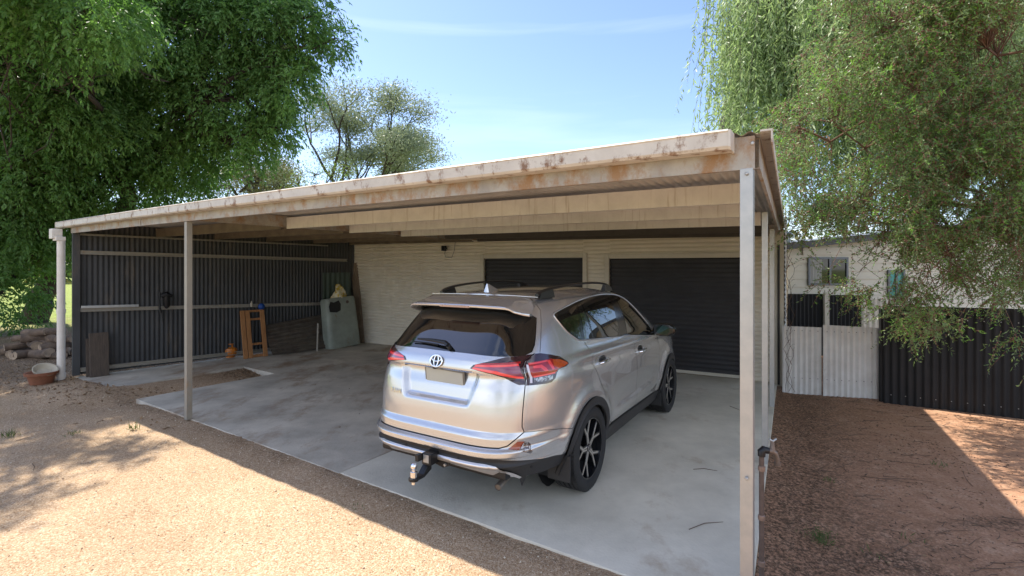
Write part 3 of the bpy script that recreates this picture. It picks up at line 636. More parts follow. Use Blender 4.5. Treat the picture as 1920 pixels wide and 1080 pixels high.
# green rusty tank
p=wallpt(622,.50); tk=empty('old_tank',(p.x,p.y,0),aw+.08,'rusty pale green steel tank with a torn hole, in the back corner','tank')
def tank():
    mb=MB(); n=14; ring=[]
    def prof(z):
        w=.44-.03*z; d=.17; r=.13; pts=[]
        for cx,cy,a0 in ((w-r,-d+.09,-math.pi/2),(w-r,d-.09,0),(-w+r,d-.09,math.pi/2),(-w+r,-d+.09,math.pi)):
            for k in range(5): q=a0+k*math.pi/8; pts.append((cx+r*math.cos(q),cy+.09*math.sin(q)))
        return pts
    zs=[0,.02,.3,.6,.9,1.12,1.17,1.19]; sc=[.97,1,1,1,1,1,.97,.90]; vs=[]
    for z,s_ in zip(zs,sc): vs+=[(x*s_,y*s_,z) for x,y in prof(z)]
    m=20; fs=[(i*m+j,i*m+(j+1)%m,(i+1)*m+(j+1)%m,(i+1)*m+j) for i in range(len(zs)-1) for j in range(m)]+[tuple(reversed(range(m))),tuple((len(zs)-1)*m+j for j in range(m))]
    mb.add(vs,fs); return mb
Rt=Matrix.Rotation(-.10,4,'X')@Matrix.Rotation(-.05,4,'Y')
o=obj('tank_shell',tank(),M['green_tank'],tk,smooth=True); o.matrix_local=Rt
mb=MB(); mb.prism([(-.16,-.11),(.02,-.14),(.13,-.10),(.15,.05),(.10,.14),(-.03,.10),(-.12,.13),(-.17,.02)],-.003,.004,M=Rt@Matrix.Translation((-.20,-.174,.98))@Matrix.Rotation(math.pi/2,4,'X')); obj('torn_hole',mb,M['black'],tk)
mb=MB(); mb.lathe([(0,.02),(.03,.02),(.04,0)],12,Rt@Matrix.Translation((.14,-.172,1.06))@Matrix.Rotation(math.pi/2,4,'X')); obj('bung',mb,M['rusty_pipe'],tk)
# bag on it
p=wallpt(619,.42); mb=MB(); n=16; vs=[]
for i in range(9):
    v=i/8
    for k in range(n):
        q_=2*math.pi*k/n; r=(1-.55*v)*(.95+.25*math.sin(3*q_+v*4)+.12*math.sin(7*q_+9*v)); vs.append((.18*r*math.cos(q_),.11*r*math.sin(q_),.30*v*(1+.12*math.sin(2*q_))))
mb.add(vs,[(i*n+k,i*n+(k+1)%n,(i+1)*n+(k+1)%n,(i+1)*n+k) for i in range(8) for k in range(n)]+[tuple(range(n)),tuple(8*n+k for k in range(n))])
o=obj('plastic_bag',mb,M['bag'],smooth=True); o.location=(p.x,p.y,1.175); o.rotation_euler=(0,0,aw); tag(o,'crumpled white and yellow bag on top of the green tank','bag')
a=wallpt(597,.20);b=wallpt(650,.20); tag(smooth_obj('green_sheet',corr(a,b,.1,1.78,pitch=.13,amp=.012),M['green_sheet']),'dark green corrugated sheet standing behind the rusty tank','metal sheet')
# blue lid, hanging tool, bar on the girt, tiny bottle
p=wallpt(486,.12,1.05); mb=MB(); mb.lathe([(0,.05),(.04,.045),(.065,.02),(.072,-.01),(.068,-.02),(.0,-.02)],20,Matrix.Rotation(math.pi/2,4,'X')); o=obj('blue_lid',mb,M['blue'],smooth=True); o.location=p; o.rotation_euler=(0,0,aw); tag(o,'round blue plastic lid hung behind the timber frame','lid')
p=wallpt(308,.10,1.14); ht=empty('hanging_tool',p,aw,'black tool with strap hanging on the dark corrugated wall','tool')
mb=MB(); mb.tube([(-.10,0,.30),(-.11,0,.10),(-.09,-.01,-.10)],.018,8); mb.tube([(-.09,-.01,.0),(-.06,0,-.12),(-.05,0,-.28)],.008,6); obj('strap',mb,M['black'],ht)
mb=MB(); mb.tube([(-.08,-.02,.22),(0,-.03,.25),(.09,-.03,.21)],[.045,.06,.03],10); mb.tube([(0,-.03,.22),(.01,-.03,.02),(0,-.02,-.02)],[.05,.045,.02],10); obj('head',mb,M['black'],ht,smooth=True)
mb=MB(); a=wallpt(150,.10,1.22);b=wallpt(257,.10,1.20); mb.beam(a,b,.04,.045); o=obj('steel_bar',mb,M['galv'],bevel=.004); tag(o,'short pale steel bar resting on the middle rail at the left','bar')
p=wallpt(468,.10,1.06); mb=MB(); mb.lathe([(0,.0),(.025,0),(.025,.07),(.012,.09),(.012,.12),(0,.12)],12); o=obj('jar',mb,M['bowl'],smooth=True); o.location=p; tag(o,'small pale jar standing on the rail above the timber frame','jar')
p=at(692,640)+Vector((.0,.1,0)); mb=MB(); vs=[]
for i in range(7):
    v=i/6
    for k in range(12): q_=2*math.pi*k/12; r=(1-.8*v)*(1+.25*math.sin(3*q_+3*v)); vs.append((.13*r*math.cos(q_),.10*r*math.sin(q_),.26*v))
mb.add(vs,[(i*12+k,i*12+(k+1)%12,(i+1)*12+(k+1)%12,(i+1)*12+k) for i in range(6) for k in range(12)]+[tuple(72+k for k in range(12))])
o=obj('black_rag',mb,M['black'],smooth=True); o.location=p+Vector((-.12,.05,0)); tag(o,'black crumpled rag at the foot of the cream wall beside the boards','rag')
# pots
p=at(78,716); mb=MB(); mb.lathe([(0,0),(.145,0),(.185,.15),(.215,.155),(.22,.20),(.20,.20),(.165,.155),(.13,.03),(0,.03)],32); o=obj('terracotta_pot',mb,M['terracotta'],smooth=True); o.location=(p.x,p.y,-.03); tag(o,'wide terracotta pot on the dirt left of the white downpipe','pot')
mb=MB(); mb.lathe([(0,0),(.10,.01),(.155,.07),(.165,.10),(.15,.10),(.10,.03),(0,.02)],28,Matrix.Rotation(.5,4,'Y')@Matrix.Rotation(.25,4,'X')); o=obj('bowl',mb,M['bowl'],smooth=True); o.location=(p.x+.02,p.y+.02,.13); tag(o,'pale bowl tipped inside the terracotta pot','bowl')
# firewood
lg=[(30,663,0,.12,.6,.3),(52,667,0,.11,.55,1.2),(75,668,0,.12,.6,-.3),(98,666,0,.11,.6,.4),(40,655,.17,.10,.55,.9),(62,656,.18,.12,.5,-.6),(86,656,.18,.10,.6,.1),(107,656,.15,.10,.6,1.1),
    (50,648,.33,.09,.55,.2),(72,648,.33,.11,.6,.8),(94,650,.32,.09,.5,-.4),(62,640,.44,.10,.55,-.1),(86,641,.45,.09,.6,.5),(110,648,.3,.09,.5,0),(20,666,0,.10,.5,-.8),(114,664,0,.1,.5,.2),(48,671,0,.09,.45,1.5),(100,673,0,.09,.5,-.1)]
words=['short grey log at the left foot of the woodpile','split log end-on in the bottom row of the woodpile','thick log lying across the bottom of the woodpile','dark log in the bottom row near the downpipe','slim log resting second row at the left of the woodpile','stout log with pale cut end in the middle row','brown log lying level in the middle row of the woodpile','log pointing back in the middle row by the downpipe','thin log on the third row at the left','thick log on the third row of the woodpile','thin tilted log on the third row to the right','topmost log of the woodpile at its left','topmost log of the woodpile at its right','log behind the downpipe on the upper row','short log furthest left on the dirt','log on the dirt hidden partly by the downpipe','small log end-on in front of the woodpile','short log lying in front of the woodpile at the right']
for (px,py,z,r,L_,a_),wd in zip(lg,words):
    p=at(px,min(py,668)+2) if z==0 else at(px,667)+Vector((0,.12*z,0)); r2=r*.82
    mb=MB(); n=12; N_=6; vs=[]; ph=random.random()*6
    for i in range(N_+1):
        for k in range(n):
            q_=2*math.pi*k/n; rr=r2*(1+.07*math.sin(2*q_+ph)+.03*math.sin(5*q_)); vs.append((L_*(i/N_-.5)+.006*math.sin(k*3),rr*math.cos(q_),rr*math.sin(q_)+.006*math.sin(i*1.3+ph)))
    mb.add(vs,[(i*n+k,i*n+(k+1)%n,(i+1)*n+(k+1)%n,(i+1)*n+k) for i in range(N_) for k in range(n)],0); mb.add([vs[k] for k in range(n)],[tuple(range(n))],1); mb.add([vs[N_*n+k] for k in range(n)],[tuple(range(n))],1)
    o=obj('firewood_log',mb,[M['log'],M['log_end']],smooth=True); o.location=(p.x,p.y,z+r*.9-.03); o.rotation_euler=(random.uniform(-.2,.2),random.uniform(-.12,.12),a_); tag(o,wd,'log','split logs in the woodpile left of the carport')
# ------------------------------------------------------------------ tap on standpipe at the right post
tx,ty=1.475,2.90
tp=empty('garden_tap',(tx,ty,0),0,'old brass garden tap on a rusty standpipe beside the front right post','tap')
zt_=CAMH+(YH-852)/F_PX*ty
mb=MB(); mb.tube([(0,0,-.1),(0,0,zt_)],.0145,14); obj('standpipe',mb,M['rusty_pipe'],tp,smooth=True)
for py in (878,970,1056):
    z=CAMH+(YH-py)/F_PX*ty; mb=MB(); mb.lathe([(.014,-.016),(.019,-.014),(.020,0),(.019,.012),(.014,.016)],16,Matrix.Translation((0,0,z))); obj('pipe_socket',mb,M['copper'],tp,smooth=True)
mb=MB(); mb.tube([(0,0,zt_-.01),(0,0,zt_+.018),(.012,0,zt_+.028),(.04,0,zt_+.022)],[.021,.023,.022,.019],14); obj('elbow',mb,M['steel_dark'],tp,smooth=True)
mb=MB(); mb.tube([(.035,0,zt_+.022),(.06,0,zt_+.02),(.082,0,zt_+.005),(.092,0,zt_-.025),(.095,0,zt_-.05)],[.017,.019,.015,.014,.015],14); mb.tube([(.095,0,zt_-.045),(.095,0,zt_-.065)],.019,10); obj('spout',mb,M['brass'],tp,smooth=True)
mb=MB(); mb.tube([(.062,0,zt_+.025),(.064,0,zt_+.05),(.066,0,zt_+.075)],[.018,.013,.008],12); obj('bonnet',mb,M['brass'],tp,smooth=True)
mb=MB(); mb.tube([(.045,0,zt_+.09),(.066,0,zt_+.078),(.088,0,zt_+.092)],[.006,.007,.006],8); obj('handle',mb,M['galv'],tp,smooth=True)
# ------------------------------------------------------------------ the parked car (local frame: x forward, y left, rear axle at x=0)
def pint(z,T):
    n=len(T)
    if z<=T[0][0]: return T[0][1]
    if z>=T[-1][0]: return T[-1][1]
    for i in range(n-1):
        if z<=T[i+1][0]: break
    x0,y0=T[i];x1,y1=T[i+1];h=x1-x0
    def d(k):
        if k==0: return (T[1][1]-T[0][1])/(T[1][0]-T[0][0])
        if k==n-1: return (T[-1][1]-T[-2][1])/(T[-1][0]-T[-2][0])
        a=(T[k][1]-T[k-1][1])/(T[k][0]-T[k-1][0]);b=(T[k+1][1]-T[k][1])/(T[k+1][0]-T[k][0])
        return 0 if a*b<=0 else 2*a*b/(a+b)
    m0,m1=d(i),d(i+1);t=(z-x0)/h
    return (2*t**3-3*t*t+1)*y0+(t**3-2*t*t+t)*h*m0+(-2*t**3+3*t*t)*y1+(t**3-t*t)*h*m1
ZTOP=1.685
W_T=[(.25,.80),(.40,.845),(.55,.865),(.75,.875),(.92,.875),(1.02,.872),(1.10,.856),(1.15,.836),(1.19,.812),(1.25,.79),(1.40,.738),(1.52,.688),(1.58,.655),(1.62,.615),(1.65,.555),(1.672,.49),(1.685,.42)]
R_T=[(.25,.86),(.36,.96),(.42,1.0),(.458,1.044),(.468,1.062),(.474,1.064),(.486,1.048),(.50,1.040),(.530,1.050),(.545,1.072),(.578,1.074),(.60,1.035),(.607,1.028),(.66,1.030),(.668,1.028),(.70,1.004),(.708,1.000),(.78,.998),(.88,.986),(.98,.966),(1.09,.938),(1.125,.960),(1.185,.948),(1.24,.910),(1.30,.86),(1.45,.74),(1.55,.655),(1.60,.60),(1.65,.50),(1.672,.42),(1.685,.36)]
F_T=[(.25,3.30),(.5,3.52),(.8,3.55),(.95,3.45),(1.03,3.15),(1.08,2.80),(1.13,2.62),(1.22,2.50),(1.40,2.16),(1.52,1.88),(1.58,1.70),(1.62,1.50),(1.65,1.28),(1.672,1.12),(1.685,.98)]
NRr,NFf,XM=5.0,6.0,.9
def ctr(th,Wd,R,Fr):
    c,s=math.cos(th),math.sin(th)
    if c>=0: return XM-(XM+R)*abs(c)**(2/NRr), Wd*abs(s)**(2/NRr)
    return XM+(Fr-XM)*abs(c)**(2/NFf), Wd*abs(s)**(2/NFf)
_th=[math.pi*i/4000 for i in range(4001)];_s=[0.0];_p=ctr(0,.87,1.,3.5)
for t_ in _th[1:]:
    q_=ctr(t_,.87,1.,3.5);_s.append(_s[-1]+math.hypot(q_[0]-_p[0],q_[1]-_p[1]));_p=q_
SM=_s[-1]; _sa=np.array(_s); _tha=np.array(_th)
_pc={}
_ptab={}
def fint(z,T):
    k=id(T)
    if k not in _ptab: _ptab[k]=[pint(.24+i*.001,T) for i in range(1460)]
    t=(z-.24)/.001; i=int(t); i=min(max(i,0),1458); a=_ptab[k]; return a[i]+(a[i+1]-a[i])*min(max(t-i,0),1)
_tt=[float(np.interp(i*.001,_sa,_tha)) for i in range(int(SM/.001)+3)]
def fth(s):
    s=min(abs(s),SM); i=int(s/.001); t=s/.001-i; return _tt[i]+(_tt[min(i+1,len(_tt)-1)]-_tt[i])*t
AX=[(.03,.355),(2.70,.335)]; RO,RI=.435,.375
def sstep(a,b,x):
    t=min(max((x-a)/(b-a),0),1); return t*t*(3-2*t)
def base(s,z):
    th=fth(s)
    x,y=ctr(th,fint(z,W_T),fint(z,R_T),fint(z,F_T))
    t=sstep(1.2,1.62,z); zz=z+t*(-.030*max(0,(.5-x))**1.6-.02*max(0,x-1.0)**2)
    return Vector((x,-y if s>=0 else y,zz))
def disp(s,z,x,y):
    a=abs(s); d=0.0
    # wheel arch flares
    if abs(y)>.6:
        for cx,cz in AX:
            r=math.hypot(x-cx,z-cz)
            d+=.026*math.exp(-((max(0,r-.47))/.075)**2)*sstep(.25,.6,z) if r<.75 else 0
        if -.3<x<3.3:
            m=sstep(-.3,.1,x)
            d+=m*(.012*math.exp(-((z-(1.135-.03*x))/.028)**2)-.012*math.exp(-((z-(1.065-.03*x))/.045)**2))
            d+=.014*math.exp(-((z-.50)/.06)**2)*sstep(.45,.8,x)*(1-sstep(2.0,2.3,x)) - .008*math.exp(-((z-.66)/.08)**2)*sstep(.5,.9,x)*(1-sstep(1.9,2.2,x))
    if x<-.5:
        # number plate recess: ledge on top, tapered sides
        top=1.108; w=.315+.075*(z-.87)/.24
        e=(1-sstep(w-.045,w+.022,a))*sstep(.858,.915,z)*(1-sstep(top-.006,top+.006,z))
        d-=.045*e
        # shelf only across the tailgate, fading on the corners
        d+=.0
    return d
def carP(s,z,off=0):
    e=.004; p=base(s,z); zl=min(z+e,ZTOP); zh=max(z-e,.25)
    a=base(s+e,z)-base(s-e,z); b=base(s,zl)-base(s,zh); n=a.cross(b)
    if n.length<1e-12: n=Vector((0,0,1))
    n.normalize()
    c=Vector((.9,0,.9)); 
    if n.dot(p-c)<0: n=-n
    return p+n*(off+disp(s,z,p.x,p.y))
def carN(s,z,off=0):
    e=.0045; zl=min(z+e,ZTOP); zh=max(z-e,.25)
    a=carP(s+e,z,off)-carP(s-e,z,off); b=carP(s,zl,off)-carP(s,zh,off); n=a.cross(b).normalized()
    return -n if n.dot(carP(s,z,off)-Vector((.9,0,.9)))<0 else n
def s_of(x,z):     # side view x -> s
    lo,hi=.55,SM-.6
    for _ in range(40):
        m=(lo+hi)/2
        if base(m,z).x<x: lo=m
        else: hi=m
    return (lo+hi)/2
def side(pts): return [(s_of(x,z),z) for x,z in pts]
def dens(poly,st=.03,closed=True):
    o=[]; n=len(poly)
    for i in range(n if closed else n-1):
        a=poly[i];b=poly[(i+1)%n]; k=max(1,int(math.hypot(a[0]-b[0],a[1]-b[1])/st))
        for j in range(k): o.append((a[0]+(b[0]-a[0])*j/k,a[1]+(b[1]-a[1])*j/k))
    if not closed:o.append(poly[-1])
    return o
def gapstrip(line,w=.0075):
    L_=dens(line,.04,False); A=[];B=[]
    for i,p in enumerate(L_):
        a=L_[max(i-1,0)];b=L_[min(i+1,len(L_)-1)]; dx,dy=b[0]-a[0],b[1]-a[1]; l=math.hypot(dx,dy) or 1
        A.append((p[0]-dy/l*w/2,p[1]+dx/l*w/2));B.append((p[0]+dy/l*w/2,p[1]-dx/l*w/2))
    return A+B[::-1]
def smoothline(pts,n=6):   # catmull rom through points (open)
    o=[]
    for i in range(len(pts)-1):
        p0=pts[max(i-1,0)];p1=pts[i];p2=pts[i+1];p3=pts[min(i+2,len(pts)-1)]
        for k in range(n):
            t=k/n; o.append(tuple(.5*((2*b)+(-a+c)*t+(2*a-5*b+4*c-d_)*t*t+(-a+3*b-3*c+d_)*t**3) for a,b,c,d_ in zip(p0,p1,p2,p3)))
    o.append(pts[-1]); return o
def circ(cx,cz,r,a0=0,a1=2*math.pi,n=40): return [(cx+r*math.cos(a0+(a1-a0)*i/n),cz+r*math.sin(a0+(a1-a0)*i/n)) for i in range(n+(0 if abs(a1-a0-2*math.pi)<1e-6 else 1))]
# outlines
dlo_low=[(2.14,1.085),(1.94,1.092),(1.17,1.180),(.96,1.192),(.45,1.232),(.096,1.262),(.0,1.275),(-.06,1.305)]
dlo_back=[(-.16,1.375),(-.235,1.49),(-.235,1.525)]
dlo_top=[(-.16,1.545),(.0,1.566),(.2,1.588),(.45,1.605),(.75,1.618),(1.05,1.618),(1.35,1.595),(1.58,1.53),(1.80,1.39),(2.02,1.22)]
DLO=side(smoothline(dlo_low[::1]+dlo_back+dlo_top,3))
def topz(x):
    for i in range(len(dlo_top)-1):
        a,b=dlo_top[i],dlo_top[i+1]
        if a[0]<=x<=b[0]: return a[1]+(b[1]-a[1])*(x-a[0])/(b[0]-a[0])
    return 1.5
def lowz(x):
    P=sorted(dlo_low+dlo_back[:1])
    for i in range(len(P)-1):
        a,b=P[i],P[i+1]
        if a[0]<=x<=b[0]: return a[1]+(b[1]-a[1])*(x-a[0])/(b[0]-a[0])
    return P[0][1]
def pane(xb0,xt0,xb1,xt1,m=.020):   # pane between two slanted lines, bottom x / top x, margin from the outline
    o=[]; n=12
    for i in range(n+1):
        x=xt0+(xt1-xt0)*i/n; o.append((x,topz(x)-m*1.6))
    for i in range(n+1):
        x=xb1+(xb0-xb1)*i/n; o.append((x,lowz(x)+m*.6))
    return side(o)
paneA=side([(-.215,1.50),(-.195,1.522),(-.05,1.535),(.19,1.560),(.13,1.42),(.055,1.285),(.01,1.292),(-.045,1.320),(-.14,1.39)])
paneB=pane(.125,.235,.30,.30); paneC=pane(.335,.335,.955,1.05); paneD=side([(1.19,1.195),(1.215,1.578),(1.34,1.566),(1.56,1.505),(1.78,1.365),(1.97,1.215),(2.04,1.115),(1.93,1.108)])
glassR=[(0,1.247),(.3,1.248),(.63,1.239),(.80,1.243),(.862,1.262),(.885,1.31),(.895,1.52),(.70,1.60),(0,1.60)]
lampI=[(.335,1.148),(.37,1.175),(.50,1.205),(.63,1.236),(.885,1.246),(.80,1.205),(.775,1.17),(.753,1.041),(.705,1.041),(.66,1.06),(.60,1.093),(.53,1.118),(.43,1.133)]
lampO=[(.893,1.246),(.95,1.244),(1.08,1.220),(1.20,1.192),(1.28,1.145),(1.292,1.128),(1.24,1.115),(1.12,1.108),(1.08,1.085),(1.055,1.05),(1.01,1.030),(.95,1.026),(.761,1.034),(.783,1.17),(.808,1.205)]
lI_parts={'lamp_bright':[[(.375,1.163),(.39,1.178),(.74,1.190),(.742,1.176)],[(.355,1.146),(.368,1.158),(.56,1.143),(.70,1.105),(.745,1.098),(.744,1.082),(.69,1.088),(.54,1.124)]],
 'lamp_purple':[[(.368,1.158),(.375,1.163),(.742,1.176),(.745,1.098),(.70,1.105),(.56,1.143)]],
 'lamp_red':[[(.39,1.178),(.45,1.192),(.76,1.205),(.758,1.191),(.74,1.190)]]}
lO_parts={'lamp_white':[[(.792,1.048),(.812,1.048),(.822,1.178),(.803,1.18)]],
 'lamp_orange':[[(1.10,1.185),(1.19,1.172),(1.27,1.142),(1.28,1.13),(1.22,1.120),(1.12,1.113),(1.08,1.14)]],
 'lamp_bright':[[(.86,1.165),(.95,1.165),(.99,1.135),(1.0,1.115),(.96,1.115),(.93,1.145),(.86,1.148)],[(1.02,1.185),(1.06,1.183),(1.08,1.12),(1.05,1.115)],[(.83,1.185),(1.02,1.188),(1.02,1.178),(.83,1.174)],[(.83,1.095),(1.06,1.097),(1.06,1.085),(.83,1.083)]],
 'lamp_red':[[(.822,1.178),(.825,1.19),(1.08,1.192),(1.10,1.185),(1.08,1.14),(1.12,1.113),(1.07,1.09),(.83,1.083),(.812,1.083)]],
 'lamp_clear':[[(.83,1.079),(1.03,1.080),(1.02,1.05),(.98,1.045),(.83,1.05)]]}
seamV=[(.768,.705),(.752,.745),(.748,.80),(.753,1.035)]
tail_low=[(0,.604),(.35,.604),(.60,.606),(.66,.622),(.768,.705)]
tailgate=tail_low+seamV[1:]+[(.775,1.17),(.80,1.205),(.888,1.247),(.945,1.248),(.948,1.45),(.948,1.573),(.90,1.62),(.86,1.66),(.84,ZTOP),(0,ZTOP)]
bump_top=[(.768,.705),(.95,.690),(1.15,.655),(1.373,.612)]
blk=[(0,.532),(.3,.534),(.616,.530),(.80,.505),(.948,.484),(1.15,.455),(1.34,.425)]
arch=lambda i,r:[(s_of(AX[i][0]+r*math.cos(q),AX[i][1]+r*math.sin(q)) if .24<AX[i][1]+r*math.sin(q) else s_of(AX[i][0]+r*math.cos(q),.25),max(.25,AX[i][1]+r*math.sin(q))) for q in [math.pi*1.12-(math.pi*1.24)*k/30 for k in range(31)]]
door_r_back=side(smoothline([(.098,1.265),(.098,1.243),(.151,1.159),(.125,1.063),(.205,.95),(.30,.80),(.33,.72)],3))
door_r_front=side(smoothline([(1.21,1.18),(1.25,1.099),(1.27,1.023),(1.335,.777),(1.325,.55),(1.315,.405)],3))
door_f_front=side(smoothline([(2.08,1.09),(2.16,1.04),(2.22,.93),(2.23,.75),(2.21,.60)],3))
sill=[(s_of(.44,.41),.41),(s_of(2.30,.385),.385)]
REG=[]   # (part name, polygon) first match wins
SE=SM-.02
def R(nm,poly): REG.append((nm,poly))
R('hole',arch(0,RI)); R('hole',arch(1,RI))
R('arch_trim',arch(0,RO)); R('arch_trim',arch(1,RO))
for k,ps in lI_parts.items():
    for p in ps: R('I:'+k,p)
for k,ps in lO_parts.items():
    for p in ps: R('O:'+k,p)
R('gap',gapstrip([(.888,1.250),(.80,1.205),(.775,1.17),(.753,1.041),(.750,.80),(.750,.745),(.768,.705)],.008))
R('gap',gapstrip([(0,.604),(.35,.604),(.60,.606),(.66,.622),(.768,.705)],.009))
R('gap',gapstrip(bump_top,.004))
R('gap',gapstrip([(.946,1.25),(.950,1.45),(.950,1.573),(.90,1.62),(.86,1.66)],.006))
R('I:lamp_dark',lampI); R('O:lamp_dark',lampO)
R('rear_window',glassR)
R('pane',paneA);R('pane',paneB);R('pane',paneC);R('pane',paneD)
R('window_frame',DLO)
R('gap',gapstrip(door_r_back,.006));R('gap',gapstrip(door_r_front,.006));R('gap',gapstrip(door_f_front,.006))
R('gap',gapstrip([(s_of(.45,.41),.412),(s_of(1.315,.402),.402),(s_of(2.28,.385),.385)],.004))
R('tailgate',tailgate)
R('reflector_lens',[(.665,.600),(.732,.648),(.79,.642),(.765,.590)]); R('reflector_clear',[(.768,.590),(.793,.641),(.823,.630),(.885,.560),(.87,.550)])
R('tow_cover',[(0,.461),(.3,.463),(.51,.465),(.58,.456),(.66,.412),(.735,.360),(.755,.372),(.69,.425),(.60,.478),(.51,.487),(.3,.485),(0,.483)])   # bright trim blade
R('skid',[(0,.461),(.3,.463),(.51,.465),(.58,.456),(.66,.412),(.735,.360),(.60,.375),(.4,.40),(0,.42)])
R('below',[(0,.42),(.4,.40),(.60,.375),(.735,.362),(.735,.25),(0,.25)])
R('bumper_black',[(0,.25),(0,.532)]+blk[1:]+[(1.38,.42),(1.38,.35),(1.0,.35),(.8,.36),(.735,.25)])
R('below',[(.7,.25),(.735,.36),(.8,.36),(1.0,.35),(1.40,.35),(1.40,.25)])
R('bumper',[(0,.532)]+blk[1:]+[(1.36,.43),(1.40,.60)]+bump_top[::-1]+tail_low[::-1][1:])
R('sill_trim',[(s_of(.2,.3),.25),(s_of(.2,.3),.41),(s_of(1.3,.402),.402),(s_of(2.5,.38),.38),(s_of(2.5,.3),.25)])
R('rear_door',door_r_back+[(s_of(.40,.60),.60),(s_of(.40,.41),.41)]+door_r_front[::-1]+side([(.96,1.192),(.45,1.232)]))
R('front_door',door_r_front+[(s_of(2.4,.385),.385),(s_of(2.4,.6),.60)]+door_f_front[::-1]+side([(1.94,1.092)]))
xf=lambda z:pint(z,F_T)
R('windscreen',[(s_of(xf(z)-.10,z) ,z) for z in (1.15,1.22,1.40,1.52,1.58,1.62)]+[(SM-.0,1.64),(SM,1.13)])
R('front_lamp',[(4.75,.78),(4.80,.93),(5.15,.90),(5.30,.80),(5.15,.74)])
R('grille',[(5.20,.45),(5.10,.72),(SM,.74),(SM,.42)])
R('front_bumper_black',[(4.4,.25),(4.6,.42),(5.2,.40),(SM,.40),(SM,.25)])
R('roof_panel',[(.78,ZTOP),(.86,1.655),(.95,1.60),(1.3,1.635),(2.0,1.652),(3.2,1.655),(4.2,1.645),(4.6,1.65),(SM,1.65),(SM,ZTOP)])
R('body_side',[(-.1,.24),(SM+.1,.24),(SM+.1,ZTOP+.01),(-.1,ZTOP+.01)])
# triangulate once
zr=list(np.arange(.25,.40,.03))+list(np.arange(.40,.48,.02))+list(np.arange(.48,.72,.0085))+list(np.arange(.72,.85,.025))+list(np.arange(.85,1.26,.0115))+list(np.arange(1.26,1.54,.028))+list(np.arange(1.54,ZTOP,.0125))+[ZTOP]
sr=list(np.arange(0,.26,.024))+list(np.arange(.26,.46,.011))+list(np.arange(.46,1.35,.024))+list(np.arange(1.35,4.3,.04))+list(np.arange(4.3,SM,.035))+[SM]
pv=[];pe=[]
def addpoly(P):
    b=len(pv); n=len(P)
    for p in P: pv.append((min(max(p[0],0),SM),min(max(p[1],.25),ZTOP)))
    for i in range(n):
        if math.hypot(pv[b+i][0]-pv[b+(i+1)%n][0],pv[b+i][1]-pv[b+(i+1)%n][1])>1e-6: pe.append((b+i,b+(i+1)%n))
segs=[]
for nm,P in REG[:-1]:
    Q=dens(P,.03); addpoly(Q)
bnd=dens([(0,.25),(SM,.25),(SM,ZTOP),(0,ZTOP)],.03); addpoly(bnd)
E0=np.array([(*pv[a],*pv[b]) for a,b in pe])
gs,gz=np.meshgrid(np.array(sr[1:-1]),np.array(zr[1:-1])); gp=np.stack([gs.ravel(),gz.ravel()],1)
keep=np.ones(len(gp),bool)
for e in E0:
    d=e[2:]-e[:2]; l2=d@d
    lo=np.minimum(e[:2],e[2:])-.008; hi=np.maximum(e[:2],e[2:])+.008
    c=np.where(keep&(gp[:,0]>lo[0])&(gp[:,0]<hi[0])&(gp[:,1]>lo[1])&(gp[:,1]<hi[1]))[0]
    if len(c)==0: continue
    t=np.clip(((gp[c]-e[:2])@d)/max(l2,1e-12),0,1); q_=gp[c]-(e[:2]+t[:,None]*d); keep[c[np.hypot(q_[:,0],q_[:,1])<.0045]]=False
pv_all=[Vector(p) for p in pv]+[Vector(p) for p in gp[keep]]
cv,ce,cf,_,_,_=delaunay_2d_cdt(pv_all,pe,[],0,1e-5)
V2=np.array([tuple(v) for v in cv]); FC=np.array([tuple(f) for f in cf]); CT=V2[FC].mean(1)
area=np.abs(np.cross(V2[FC[:,1]]-V2[FC[:,0]],V2[FC[:,2]]-V2[FC[:,0]])); ok=area>1e-9
FC=FC[ok];CT=CT[ok]
def inp(P,X,Y):
    r=np.zeros(len(X),bool); n=len(P)
    for i in range(n):
        a=P[i];b=P[(i+1)%n]
        if a[1]==b[1]: continue
        c=((a[1]>Y)!=(b[1]>Y))&(X<(b[0]-a[0])*(Y-a[1])/(b[1]-a[1])+a[0]); r^=c
    return r
regid=-np.ones(len(FC),int)
for i,(nm,P) in enumerate(REG):
    m_=(regid<0)&inp(P,CT[:,0],CT[:,1]); regid[m_]=i
names=[REG[i][0] if i>=0 else 'body_side' for i in regid]; names=np.array(names)
car=empty('parked_car',(0,0,0),0,'silver compact SUV with dark cladding parked nose-in on the slab, tow hitch at its back','car')
PA=.555; POS=(-.085,4.65)
CARM=Matrix.Translation((POS[0],POS[1],0))@Matrix.Rotation(math.pi/2-PA,4,'Z')
car.matrix_world=CARM
OFF={'arch_trim':.016,'sill_trim':.010,'pane':-.002,'window_frame':-.004,'rear_window':-.004,'tow_cover':.008,'skid':-.006,'bumper_black':-.003,'reflector_lens':-.002,'reflector_clear':-.002,'O:lamp_bright':.0,'front_lamp':.002,'grille':-.01}
cacheP={}
